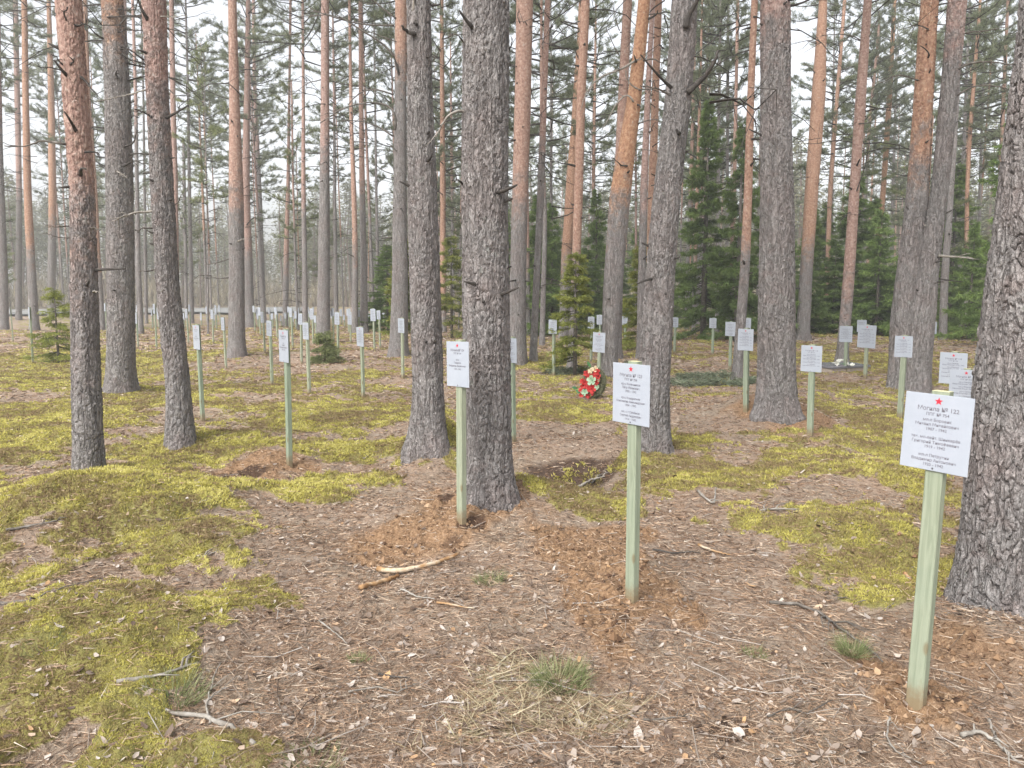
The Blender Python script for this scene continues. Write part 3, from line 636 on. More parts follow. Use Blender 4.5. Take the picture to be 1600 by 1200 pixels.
# ------------------------------------------------------------------ the big trunks one can name
B = [
 tree('grey-footed pine turning reddish above head height, foremost big trunk on the far left',
      [(140, 742, 42), (135, 600, 40), (129, 300, 35), (118, 150, 36), (106, 0, 37)], 380, .25, True, 19, land='reddish-topped front pine',
      branches=[([(122, 43), (145, 46), (160, 53)], 2.4, 1), ([(112, 40), (118, 30), (124, 24)], 2, 1), ([(100, 112), (85, 111), (75, 112)], 1.5, 1), ([(110, 228), (75, 223), (55, 232), (28, 234)], 2.5, 0),
                ([(140, 240), (158, 240), (172, 248)], 2.6, 1), ([(132, 123), (146, 136), (163, 150)], 3.0, 1), ([(145, 357), (158, 357), (172, 362)], 2.2, 0), ([(112, 352), (95, 356), (80, 357)], 1.6, 0),
                ([(150, 456), (156, 455), (163, 457)], 2.4, 2), ([(108, 106), (105, 100), (103, 96)], 2, 1), ([(122, 107), (128, 103), (131, 100)], 2, 1), ([(113, 372), (98, 372), (88, 366)], 1.4, 0)]),
 tree('grey pine with orange flecks near the frame top, behind the foremost left trunk',
      [(189, 610, 42), (189, 520, 40), (187, 300, 38), (184, 150, 37), (175, 0, 31)], 30, .8, True, 19, land='orange-flecked grey pine',
      branches=[([(190, 18), (205, 20), (222, 22)], 2.2, 1), ([(176, 33), (200, 32), (222, 34)], 1.6, 1), ([(163, 80), (168, 81), (173, 86)], 3.4, 1), ([(190, 54), (205, 52), (220, 54)], 1.8, 1),
                ([(192, 80), (205, 82), (225, 100)], 2.2, 1), ([(195, 86), (208, 96), (228, 112)], 2, 1), ([(160, 38), (178, 12), (184, 0)], 3, 1), ([(192, 128), (190, 122), (197, 118)], 3, 1),
                ([(200, 232), (218, 225), (226, 208)], 2.2, 1), ([(198, 262), (215, 256), (236, 254)], 2.4, 1), ([(190, 270), (200, 274), (212, 282)], 1.8, 2), ([(205, 184), (212, 182), (222, 186)], 1.5, 1)]),
 tree('lichen-spotted grey pine leaning left, beside the third sign from the left edge',
      [(283, 692, 42), (278, 600, 35), (262, 450, 33), (254, 300, 33), (246, 150, 32), (240, 0, 35)], 190, .1, True, 19, land='lichen-spotted leaning pine',
      branches=[([(238, 36), (231, 18), (224, 0)], 4, 1), ([(262, 138), (272, 146), (285, 158)], 1.6, 0), ([(233, 144), (205, 152), (167, 166)], 1.8, 2), ([(245, 187), (238, 182), (228, 178)], 2.6, 1),
                ([(243, 331), (220, 334), (187, 348)], 3, 2), ([(244, 357), (232, 358), (222, 363)], 2.2, 0), ([(231, 98), (215, 85), (200, 80)], 2.2, 1), ([(232, 104), (212, 98), (198, 92)], 1.6, 1),
                ([(256, 30), (280, 31), (305, 34)], 1.2, 2), ([(275, 320), (283, 312), (292, 306)], 1.4, 0), ([(250, 420), (240, 425), (230, 424)], 1.5, 0)]),
 tree('pinkish pine of a close pair, just left of its redder twin',
      [(370, 556, 26), (370, 450, 24), (369, 300, 22), (366, 150, 15), (363, 0, 13)], 330, .35, False, 20, land='pinkish twin pine',
      branches=[([(386, 352), (392, 344), (402, 340)], 1.6, 1), ([(384, 355), (392, 354), (400, 354)], 1.4, 0), ([(374, 378), (380, 376), (387, 374)], 1.5, 2), ([(359, 405), (340, 412), (325, 414)], 1.2, 0), ([(359, 434), (345, 436), (324, 430)], 1.2, 0)]),
 tree('slim redder pine of the close pair, just right of its pinkish twin',
      [(391, 512, 14), (388, 400, 12), (384, 300, 12), (386, 150, 9), (388, 0, 7)], 400, .15, False, 19),
 tree('smooth grey-pink pine rising behind the small spruce seedling',
      [(505, 536, 22), (506, 450, 19), (507, 300, 16), (508, 150, 13), (508, 0, 12)], 240, .1, False, 20, land='pine above spruce seedling',
      branches=[([(501, 24), (470, 26), (440, 38)], 1.2, 0), ([(502, 125), (485, 130), (460, 148)], 1.2, 0), ([(502, 62), (495, 55), (490, 52)], 1, 0)]),
 tree('grey-pink pine with long hooked dead branches reaching left',
      [(622, 558, 29), (625, 450, 26), (625, 300, 21), (626, 150, 19), (627, 0, 19)], 110, .5, False, 20, land='hook-branched pine',
      branches=[([(619, 31), (595, 12), (573, -2)], 2.2, 0), ([(616, 40), (580, 40), (540, 34), (500, 22), (485, 14)], 2, 0), ([(617, 89), (600, 70), (570, 52), (527, 25)], 2.8, 0), ([(625, 120), (620, 100), (617, 88)], 2.6, 1),
                ([(615, 148), (590, 140), (568, 142), (552, 155), (545, 165)], 2, 0), ([(619, 205), (620, 180), (608, 165), (575, 161), (540, 170), (503, 196)], 2.6, 0), ([(614, 213), (590, 197), (565, 190), (535, 190)], 1.8, 0),
                ([(621, 238), (614, 230), (606, 227)], 1.6, 0), ([(634, 70), (610, 65), (575, 52)], 1.6, 0), ([(611, 162), (604, 156), (600, 150)], 1.4, 1), ([(614, 272), (600, 268), (585, 256), (570, 258)], 1.3, 0), ([(612, 372), (605, 371), (598, 373)], 2, 0)]),
 tree('tall grey flaky pine with a bleached white limb at the frame top',
      [(668, 700, 57), (669, 600, 46), (664, 450, 46), (660, 300, 44), (656, 150, 39), (654, 0, 36)], None, .1, True, 20, land='white-limbed grey pine',
      branches=[([(650, 60), (640, 58), (634, 54)], 5.5, 1), ([(636, 54), (645, 52), (648, 30), (649, -4)], 6, 2), ([(676, 95), (683, 88), (690, 80), (714, 72)], 1.2, 0)]),
 tree('thickest central pine with coarse grey bark, standing behind the red-starred single-name sign',
      [(762, 780, 74), (762, 600, 70), (759, 450, 72), (757, 300, 73), (759, 150, 72), (760, 0, 70)], None, .1, True, 20, land='thickest central pine', knots=9,
      branches=[([(726, 70), (722, 66), (712, 62), (700, 70)], 2, 0), ([(728, 178), (716, 178), (702, 190), (692, 205), (687, 219)], 3.2, 2), ([(724, 290), (718, 285), (710, 288)], 2.5, 1), ([(795, 80), (799, 75), (800, 70)], 2, 1)]),
 tree('straight salmon-coloured pine right beside the thickest central trunk',
      [(809, 567, 27), (809, 450, 26), (813, 300, 25), (817, 150, 25), (820, 0, 27)], 330, .35, False, 20, land='straight salmon pine',
      branches=[([(812, 40), (808, 30), (811, 22)], 1.2, 1)]),
 tree('slender greyish pine leaning right beside the straight salmon pine',
      [(833, 565, 12), (838, 450, 11), (845, 300, 11), (850, 150, 9), (856, 0, 9)], 250, .2, False, 18),
 tree('orange-pink pine rising out of the bright young spruce',
      [(893, 575, 14), (900, 420, 13), (904, 300, 14), (908, 150, 14), (915, 0, 14)], 430, .5, False, 20),
 tree('dull orange pine directly left of the one in the bright young spruce',
      [(880, 530, 15), (885, 400, 16), (892, 300, 17), (899, 180, 11), (906, 60, 9)], 420, .75, False, 18),
 tree('bright orange leaning pine with a bleached twisted branch near its top',
      [(951, 588, 25), (957, 450, 30), (969, 300, 33), (992, 150, 22), (1007, 0, 19)], 330, 1.0, False, 20, land='bright orange leaning pine',
      branches=[([(1001, 95), (990, 97), (975, 110), (955, 117), (935, 125), (920, 140), (912, 152)], 3, 2), ([(1003, 97), (1018, 96), (1034, 104)], 2.2, 0), ([(996, 142), (985, 138), (978, 128), (974, 115)], 2, 2),
                ([(988, 162), (982, 153), (972, 152), (958, 170), (948, 190), (938, 208)], 2.2, 2), ([(978, 262), (968, 261), (958, 254)], 2, 1), ([(996, 195), (1010, 190), (1026, 190)], 1.6, 0), ([(992, 234), (1010, 236), (1028, 242)], 1, 0),
                ([(1012, 24), (1034, 25), (1044, 36)], 1.6, 0), ([(995, 143), (1015, 143), (1035, 150)], 1.8, 0)]),
 tree('pale pink pine running up behind the bright orange leaning one',
      [(960, 560, 22), (964, 420, 20), (968, 290, 18), (973, 150, 15), (981, 0, 14)], 320, .3, False, 20,
      branches=[([(969, 51), (975, 52), (990, 53)], 1.4, 0), ([(968, 88), (958, 70), (945, 46)], 1.2, 0), ([(968, 48), (961, 30), (957, 14)], 1.2, 0)]),
 tree('lilac-grey thin pine just left of the dark-limbed grey trunk',
      [(1000, 560, 11), (1002, 450, 12), (1006, 300, 12), (1012, 150, 9), (1020, 0, 7)], 330, .05, False, 19),
 tree('thin orange pine squeezed behind the left flank of the dark-limbed grey trunk',
      [(1012, 550, 12), (1015, 450, 12), (1019, 300, 13), (1024, 150, 12), (1029, 0, 11)], 480, .6, False, 20),
 tree('grey pine with two thick dark upturned limbs, behind the three-name starred sign',
      [(1023, 704, 46), (1021, 600, 48), (1030, 450, 45), (1042, 300, 42), (1060, 150, 40), (1070, 0, 40)], None, .1, True, 20, land='dark-limbed grey pine',
      branches=[([(1066, 52), (1069, 34), (1080, 18), (1089, -4)], 7, 1), ([(1070, 150), (1082, 138), (1100, 122), (1108, 105), (1113, 90)], 7, 1), ([(1046, 152), (1030, 146), (1012, 144), (995, 142)], 2.6, 0), ([(1058, 212), (1054, 214), (1050, 210)], 5, 1)]),
 tree('thin reddish pine in front of the tall dark spruces',
      [(1141, 525, 8), (1144, 420, 8), (1147, 300, 7), (1150, 150, 5), (1153, 0, 5)], 450, .3, False, 18),
 tree('slim orange-topped pine leaning right between two grey trunks',
      [(1151, 592, 15), (1158, 500, 15), (1164, 420, 15), (1169, 300, 13), (1173, 150, 11), (1179, 0, 10)], 400, .55, False, 19,
      branches=[([(1176, 28), (1182, 30), (1187, 34)], 2, 1)]),
 tree('stout pinkish-grey pine footed in an orange needle mound',
      [(1212, 646, 60), (1213, 600, 56), (1214, 450, 54), (1214, 300, 49), (1212, 150, 45), (1211, 0, 43)], 60, .05, True, 20, land='stout pinkish-grey pine', knots=6),
 tree('orange twin-stemmed looking pine behind the dark spruce thicket',
      [(1254, 530, 20), (1260, 420, 19), (1268, 300, 20), (1279, 150, 21), (1286, 0, 12)], 400, .7, False, 19,
      branches=[([(1272, 115), (1262, 106), (1252, 100)], 1.3, 0)]),
 tree('thin orange-pink pine beside the orange one behind the thicket',
      [(1290, 515, 7), (1297, 300, 7), (1308, 150, 6), (1320, 0, 5)], 500, .6, False, 18),
 tree('slim dull-red pine with black knots, behind the flat gravestone',
      [(1315, 568, 18), (1325, 450, 17), (1335, 300, 15), (1345, 150, 15), (1356, 0, 12)], 470, .2, False, 20, land='slim dull-red pine',
      branches=[([(1344, 62), (1330, 57), (1305, 54), (1280, 58)], 1.3, 0), ([(1355, 60), (1360, 45), (1372, 30)], 1.2, 0), ([(1338, 195), (1350, 194), (1384, 194)], 1.3, 0), ([(1335, 300), (1345, 270), (1352, 220)], 1.3, 1)]),
 tree('thin bright orange pine between the dull-red and the double-trunked pines',
      [(1364, 505, 9), (1366, 450, 9), (1380, 300, 8), (1390, 150, 8), (1398, 0, 5)], 420, .95, False, 18),
 tree('orange-topped left stem of the double-trunked pine',
      [(1409, 606, 40), (1414, 500, 42), (1424, 400, 36), (1434, 300, 30), (1443, 150, 27), (1453, 0, 25)], 270, .75, True, 20, land='double-trunked pine', knots=6,
      branches=[([(1432, 127), (1412, 120), (1395, 121), (1370, 133)], 2, 0), ([(1460, 157), (1464, 155), (1468, 158)], 2, 1)]),
 tree('dull grey right stem of the double-trunked pine, leaning right',
      [(1431, 612, 38), (1440, 500, 37), (1452, 400, 30), (1468, 300, 24), (1483, 150, 25), (1496, 0, 26)], 60, .05, True, 20, knots=5,
      branches=[([(1490, 112), (1502, 104), (1530, 101), (1558, 104), (1590, 114)], 2.6, 0), ([(1490, 152), (1500, 144), (1515, 138), (1535, 137), (1560, 144)], 2.2, 0), ([(1506, 53), (1520, 50), (1540, 50), (1562, 47)], 2, 0),
                ([(1458, 400), (1480, 402), (1505, 404)], 3, 2), ([(1445, 353), (1456, 350), (1468, 350)], 3.5, 2)]),
 tree('huge rough grey pine at the right edge, nearest trunk of all',
      [(1588, 1004, 200), (1607, 850, 186), (1612, 750, 180), (1624, 600, 174), (1638, 450, 168), (1657, 300, 164), (1674, 150, 162), (1690, 0, 158)], None, .2, True, 20, land='huge right-edge pine', D=3.75, flare=.12, knots=5,
      branches=[([(1640, 60), (1600, 26), (1580, 12), (1556, -4)], 11, 0), ([(1620, 45), (1598, 36), (1575, 29)], 4, 1)]),
]

# ------------------------------------------------------------------ slimmer pines further back, measured in the photo
BG = [  # pts, red_y, tone, young
 ([(6, 515, 14), (4, 400, 13), (-2, 250, 12), (-6, 0, 10)], 200, .1, 0),
 ([(29, 500, 9), (30, 300, 8), (27, 150, 8), (24, 0, 7)], 300, .1, 0),
 ([(54, 516, 14), (48, 400, 12), (43, 300, 11), (40, 150, 9), (38, 0, 8)], 400, .7, 0),
 ([(80, 500, 11), (81, 400, 11), (82, 300, 11), (80, 150, 9), (76, 0, 6)], 350, .8, 0),
 ([(160, 515, 10), (152, 400, 9), (148, 300, 8), (138, 150, 6), (133, 0, 6)], 420, .6, 0),
 ([(206, 512, 11), (203, 400, 11), (199, 300, 8), (197, 150, 6), (195, 0, 5)], 250, .1, 0),
 ([(220, 522, 9), (216, 420, 8), (214, 300, 6), (212, 150, 5)], 200, .1, 0),
 ([(229, 505, 5), (227, 400, 5), (226, 300, 4), (224, 150, 3)], None, .1, 0),
 ([(291, 500, 5), (290, 400, 5), (288, 300, 5), (286, 150, 4)], None, .1, 1),
 ([(276, 520, 9), (274, 300, 8), (270, 150, 8), (268, 0, 7)], 450, .15, 0),
 ([(300, 505, 7), (298, 400, 6), (296, 300, 5), (294, 150, 4)], None, .1, 0),
 ([(325, 522, 3), (325, 460, 3), (324, 350, 2)], None, .1, 1),
 ([(412, 500, 8), (408, 400, 9), (405, 300, 8), (398, 150, 6), (396, 0, 5)], 250, .1, 0),
 ([(446, 510, 10), (447, 400, 8), (450, 300, 6), (452, 150, 4), (454, 0, 4)], 420, .25, 0),
 ([(466, 515, 4), (462, 420, 4), (458, 300, 3), (456, 150, 3)], 350, .2, 1),
 ([(477, 520, 9), (476, 400, 8), (474, 300, 7), (474, 150, 5), (473, 0, 4)], 330, .15, 0),
 ([(526, 505, 7), (524, 400, 6), (523, 300, 5), (522, 150, 4)], 200, .1, 0),
 ([(554, 522, 11), (555, 400, 9), (553, 300, 8), (549, 200, 6), (546, 0, 4)], 400, .4, 0),
 ([(569, 520, 13), (568, 400, 10), (566, 300, 9), (564, 150, 7), (563, 0, 6)], 300, .3, 0),
 ([(590, 510, 6), (590, 400, 5), (588, 300, 4), (586, 150, 3)], None, .1, 0),
 ([(650, 540, 10), (648, 400, 9), (646, 300, 8)], None, .1, 0),
 ([(693, 520, 9), (692, 400, 9), (692, 300, 9), (691, 150, 7), (690, 0, 6)], 480, .6, 0),
 ([(708, 505, 5), (707, 350, 5), (705, 200, 4)], 300, .3, 0),
 ([(826, 525, 7), (824, 400, 7), (823, 300, 6), (822, 150, 5)], 420, .25, 0),
 ([(847, 540, 9), (849, 450, 8), (852, 350, 7), (846, 200, 5)], 300, .3, 0),
 ([(862, 510, 5), (862, 400, 5), (861, 250, 4)], None, .1, 0),
 ([(925, 510, 6), (926, 400, 6), (928, 250, 5), (930, 100, 4)], 300, .5, 0),
 ([(1072, 515, 6), (1075, 400, 6), (1082, 200, 5), (1086, 60, 4)], 300, .3, 0),
 ([(1120, 520, 7), (1122, 400, 6), (1123, 200, 5), (1125, 60, 4)], None, .1, 0),
 ([(1134, 515, 6), (1136, 350, 5), (1137, 150, 5), (1138, 0, 4)], None, .1, 0),
 ([(1299, 505, 5), (1300, 400, 4), (1300, 250, 4)], None, .1, 0),
 ([(1345, 505, 6), (1350, 350, 6), (1358, 200, 5), (1372, 60, 4)], 250, .3, 0),
 ([(1392, 500, 5), (1394, 350, 5), (1398, 200, 4)], None, .1, 0),
 ([(1473, 532, 12), (1476, 430, 11), (1484, 330, 9), (1492, 200, 8)], None, .1, 0),
 ([(1498, 512, 7), (1501, 400, 7), (1504, 280, 6)], None, .1, 0),
 ([(1509, 520, 6), (1511, 300, 6), (1516, 200, 6), (1524, 100, 5), (1532, 0, 4)], 400, .7, 0),
 ([(1526, 510, 5), (1530, 350, 5), (1534, 200, 4)], None, .2, 0),
 ([(1556, 520, 7), (1560, 350, 7), (1566, 200, 6)], 300, .4, 0),
]
rand_trees = []
def near_px(px, lst, d): return any(abs(px - q) < d for q in lst)
used_px = [t[0][0][0] for t in BG]
rf = np.random.default_rng(42)
def fill(n, a0, a1, d0, d1, mind):
    c_ = 0; tries = 0
    while c_ < n and tries < 4000:
        tries += 1
        px = rf.uniform(a0, a1); d = math.sqrt(rf.uniform(d0 ** 2, d1 ** 2)); x = (px - 800) / F * d
        if any(math.hypot(x - q[0], d - q[1]) < mind for q in rand_trees): continue
        rand_trees.append((x, d, px)); c_ += 1
fill(8, -80, 560, 34, 56, 2.4)
fill(44, 560, 1680, 30, 60, 2.4)
fill(30, 560, 1680, 60, 85, 2.6)
fill(12, -80, 560, 46, 58, 2.4)

bgall = []
for pts, ry, tone, yg in BG:
    bgall.append((pts[0][0] + (pts[1][0] - pts[0][0]) * .5, 'm', (pts, ry, tone, yg)))
for x, d, px in rand_trees: bgall.append((px, 'r', (x, d)))
bgall.sort(key=lambda a: a[0])
LANDS = sorted(LAND)
ORD = ['first', 'second', 'third', 'fourth', 'fifth', 'sixth', 'seventh', 'eighth', 'ninth', 'tenth', 'eleventh', 'twelfth', 'thirteenth', 'fourteenth', 'fifteenth', 'sixteenth', 'seventeenth', 'eighteenth', 'nineteenth', 'twentieth', 'twenty-first', 'twenty-second', 'twenty-third', 'twenty-fourth']
TENS = ['twenty', 'thirty', 'forty', 'fifty', 'sixty']
ORD += [f'{TENS[k // 10 - 2]}-{ORD[k % 10 - 1]}' if k % 10 else ['thirtieth', 'fortieth', 'fiftieth'][k // 10 - 3] for k in range(25, 60)]
cnt = {}
def between(px):
    i = sum(1 for l in LANDS if l[0] < px)
    if i == 0: return 0, f"left of the {LANDS[0][1]}"
    if i == len(LANDS): return i, f"past the {LANDS[-1][1]}"
    return i, f"between the {LANDS[i-1][1]} and the {LANDS[i][1]}"
def ord_label(px, noun, key):
    i, ph = between(px); cnt[(key, i)] = cnt.get((key, i), 0) + 1
    if i == 0: return f"{ORD[cnt[(key, i)] - 1]} {noun} from the left edge of the photo"
    return f"{ORD[cnt[(key, i)] - 1]} {noun} to the right of the {LANDS[i-1][1]}"
for px, kd, dat in bgall:
    if kd == 'm':
        pts, ry, tone, yg = dat
        thin = pts[0][2] < 7
        tree(ord_label(px, 'slim far pine', 'p'), pts, ry, tone, False, (15.5 + rf.uniform(0, 4) if pts[0][0] > 600 else 20 + rf.uniform(0, 3)) if not yg else 11, cz=None, young=bool(yg), group='slim pines behind the big trunks', flare=.2, k=12)
    else:
        x, d = dat; z = Hs(x, d); tl = rf.normal() * .02
        w = rf.uniform(.11, .20); yg = rf.random() < .34
        if yg: w *= .6
        Ht = rf.uniform(14, 20) if not yg else rf.uniform(8, 12)
        path = np.array([[x, z - .4, w / 2], [x + tl * 8, z + 8, w / 2 * .75]])
        me, fx = trunk_mesh(path, (x, d, z), Ht, int(px * 3) % 997, False, .2, 8, 0, k=9)
        e = bpy.data.objects.new('pine_tree', None); COL.objects.link(e); e.location = (x, d, z)
        tag(e, ord_label(px, 'slim far pine', 'p'), 'pine tree', 'slim pines behind the big trunks')
        tr = link('trunk', me, e); tr['bark_red_height'] = float(rf.uniform(2.5, 7)); tr['bark_tone'] = float(rf.uniform(0, .8))
        protos, ln = (YP, YPL) if yg else (PC, PCL); ci = int(rf.integers(len(protos)))
        cl = ln[ci] * rf.uniform(.8, 1.15); zc = Ht - cl
        link('crown', protos[ci], e, (fx(zc + cl * .4), 0, zc), (0, 0, rf.uniform(0, 6.28)), (rf.uniform(.8, 1.1),) * 2 + (cl / ln[ci],))

# ------------------------------------------------------------------ spruces
def spruce(label, px, base_y, top_y, wpx, proto=None, needle=SPRUCE, seed=1, rot=0, D=None, bottom=.04, gap=0, dens=1, name='spruce_tree', tw=None, bl=None):
    if D is None: D = ground_pt(px, base_y)[1]
    p, t = at_depth(px, base_y, D); z = Hs(p.x, D); ht = at_depth(px, top_y, D)[0].z - z; Rm = wpx / 2 / F * t
    e = bpy.data.objects.new(name, None); COL.objects.link(e); e.location = (p.x, D, z - .01); tag(e, label, 'spruce tree')
    acc = Acc(); tube(acc, [[0, 0, -.1], [0, 0, ht * .5], [0, 0, ht * .97]], [ht * .012 + .012, ht * .008 + .006, .004], 8); link('trunk', acc.mesh('trunk', [TWIG], True), e)
    if proto is None:
        me = spruce_crown(seed, ht, Rm, needle, max(.09, ht * .045), 6, bl or max(.05, ht * .035), (bl or max(.05, ht * .035)) * .2, bottom, dens, gap)
        link('crown', me, e, rot=(0, 0, rot))
    else:
        link('crown', SC[proto], e, rot=(0, 0, rot), scale=(Rm / (2.0, 1.8, 1.45)[proto],) * 2 + (ht / SCL[proto],))
    return e
spruce('tall dark spruce right of the dark-limbed grey pine', 1098, 530, 150, 110, 0)
spruce('tall dark spruce behind the slim orange-topped leaning pine', 1150, 534, 190, 100, 1, rot=2)
spruce('dark spruce hugging the stout pinkish-grey pine on its left', 1190, 528, 280, 90, 2, rot=1)
spruce('shadowy spruce just right of the stout pinkish-grey pine', 1262, 522, 330, 84, 2, rot=3)
spruce('rounded spruce behind the flat gravestone', 1300, 520, 385, 90, 2, rot=4)
spruce('spruce between the dull-red pine and the double-trunked pine', 1368, 524, 330, 90, 2, rot=.7)
spruce('small dark spruce against the left side of the double-trunked pine', 1400, 520, 400, 60, 2, rot=2.7)
spruce('tall bright-tipped spruce at the right edge behind the huge trunk', 1572, 545, 120, 150, 1, rot=5)
spruce('dark low spruce just right of the double-trunked pine', 1512, 530, 350, 80, 2, rot=2.2)
spruce('yellowish young spruce between the orange leaning pine and dark-limbed pine', 998, 545, 380, 60, None, YSPRUCE, 21, gap=.5, dens=.8)
spruce('bright young spruce with leaning foot beside the red and white wreath', 898, 588, 395, 84, None, YSPRUCE, 22, gap=.5, bottom=.12, dens=.8)
spruce('greenish spruce behind the slender greyish pine', 862, 520, 320, 70, 2, rot=.4)
spruce('greenish spruce left of the bright young spruce', 835, 515, 370, 60, 2, rot=3.4)
spruce('dark narrow spruce between the orange leaning and salmon pines', 930, 515, 300, 70, 2, rot=1.4)
spruce('bright young spruce peeking left of the white-limbed grey pine', 634, 552, 372, 72, None, YSPRUCE, 23, bottom=.25, gap=.5)
spruce('green spruce in the gap between the two thickest central trunks', 706, 528, 365, 84, None, YSPRUCE, 24, gap=.62, dens=.7)
spruce('yellowish sapling spruce left of the reddish-topped front pine', 92, 568, 448, 74, None, YSPRUCE, 25, gap=.45, bottom=.05)
spruce('tiny spruce seedling at the foot of a grey-pink pine', 508, 567, 518, 48, None, YNEEDLE, 26, name='spruce_seedling', bl=.07)
spruce('grey-green spruce far behind the straight salmon pine', 790, 510, 330, 60, 2, rot=2.9)
spruce('hazy spruce far behind the hook-branched pine', 596, 510, 400, 44, 2, rot=3.9)

XS = []
while len(XS) < 26:
    px = rf.uniform(820, 1640) if len(XS) < 23 else rf.uniform(560, 800); D_ = rf.uniform(30, 52)
    if any(abs(px - q[0]) < 14 for q in XS): continue
    XS.append((px, D_, rf.uniform(2.6, 7.5) if px > 700 else rf.uniform(2, 4), rf.integers(3)))
for px, D_, h_, pr in sorted(XS, key=lambda q: q[0]):
    by_ = 460 + CAM_Z * F / D_; e = spruce(ord_label(px, 'background spruce', 'sp'), px, by_, by_ - h_ / D_ * F, (1.7 + h_ * .22) / D_ * F, int(pr), rot=px, D=D_, name='spruce_tree'); e['group'] = 'spruces filling in behind the pines'

# ------------------------------------------------------------------ far wood, one mass
def far_wood():
    r = np.random.default_rng(9); acc = Acc()
    for i in range(680):
        a = R(r.uniform(-48, 48)); left = a < R(-8)
        d = r.uniform(98, 150) if left else r.uniform(80, 150)
        x, y = d * math.sin(a), d * math.cos(a); ht = r.uniform(9, 19) if not left else r.uniform(9, 17); w = r.uniform(.1, .2)
        tube(acc, [[x, y, -.3], [x + r.normal() * .3, y, ht * .5], [x + r.normal() * .4, y, ht]], [w, w * .75, .03], 5, 0, .5, False)
        n = 420; t = r.random(n) ** .8; low = r.uniform(.15, .5); z = ht * (low + (1 - low) * t); rad = (2.0 * (1 - t) ** .6 + .2) * np.sqrt(r.random(n)); an = np.round(r.uniform(0, 9, n)) * .7 + r.normal(size=n) * .2
        c = np.stack([x + rad * np.cos(an), y + rad * np.sin(an), z], -1); dd = r.normal(size=(n, 3)) * [1, 1, .35]
        blades(acc, c, dd, r.uniform(.3, .7, n), .16, 1, np.clip(.55 + r.normal() * .15 + r.normal(size=n) * .15, 0, 1), r)
    # bare twiggy understorey
    for i in range(2200):
        a = R(r.uniform(-46, 46)); d = r.uniform(97, 120) if a < R(-8) else r.uniform(66, 110)
        x, y = d * math.sin(a), d * math.cos(a); h = r.uniform(2, 6.5); m = 14
        c = np.stack([x + r.normal(size=m) * .5, y + r.normal(size=m) * .5, r.uniform(0, h * .6, m)], -1)
        blades(acc, c, r.normal(size=(m, 3)) * [.35, .35, .2] + [0, 0, 1], r.uniform(1, 3, m), .07, 2, r.random(m), r)
    br = tint_mat('bare_brush', [(0, (.17, .14, .10)), (.5, (.28, .24, .165)), (1, (.38, .34, .23))])
    dk = tint_mat('far_trunks', [(0, (.10, .08, .07)), (1, (.2, .15, .12))])
    nd = tint_mat('far_needles', [(0, (.10, .105, .06)), (.5, (.17, .175, .10)), (1, (.26, .25, .15))], .7, .3)
    tag(link('far_wood', acc.mesh('far_wood', [dk, nd, br], False)), 'hazy far pine wood closing the view behind the cemetery', 'forest', kind='stuff')
far_wood()

# ------------------------------------------------------------------ signs
PH = R(52); PN = Vector((-math.sin(PH), -math.cos(PH), 0)); PYAW = -PH          # plates face left-back towards the camera
def text_mesh(lines, wmax, blk=None):
    """lines: (text, size, y, material) -> flat mesh in the x-z plane"""
    out = None; parts = []
    for s, size, y in lines:
        cu = bpy.data.curves.new('t', 'FONT'); cu.body = s; cu.size = size; cu.align_x = 'CENTER'; cu.resolution_u = 2; cu.offset = size * .012
        o = bpy.data.objects.new('t', cu); COL.objects.link(o); bpy.context.view_layer.update()
        me = bpy.data.meshes.new_from_object(o.evaluated_get(bpy.context.evaluated_depsgraph_get()))
        n = len(me.vertices); co = np.zeros(n * 3); me.vertices.foreach_get('co', co); co = co.reshape(-1, 3)
        wd = co[:, 0].max() - co[:, 0].min(); k = min(1, wmax / max(wd, 1e-6)); v = np.stack([co[:, 0] * k, np.zeros(n), co[:, 1] + y], -1)
        parts.append((v, [list(p.vertices) for p in me.polygons])); bpy.data.objects.remove(o); bpy.data.curves.remove(cu); bpy.data.meshes.remove(me)
    res = []; k0 = 0
    for n_ in ([2] + blk if blk else [len(parts)]):
        res.append(join_txt(parts[k0:k0 + n_])); k0 += n_
    return res
def join_txt(parts):
    V = np.concatenate([p[0] for p in parts]); Fc = []; off = 0
    for v, f in parts: Fc += [[i + off for i in q] for q in f]; off += len(v)
    me = bpy.data.meshes.new('lettering'); me.from_pydata(V.tolist(), [], Fc); me.materials.append(INK); me.update(); return me
PWd, PHt = .26, .31
def lines_for(blocks, head=('Могила № 122', 'ППГ № 754')):
    L_ = [(head[0], .0235, .088), (head[1], .017, .068)]
    n = sum(len(b_) for b_ in blocks); y = .045; gap = .0225 if len(blocks) == 3 else .02
    for b_ in blocks:
        for s in b_: L_.append((s, .0165, y)); y -= .0185 if len(blocks) <= 3 else .0165
        y -= .0165 if len(blocks) <= 3 else .006
    return L_
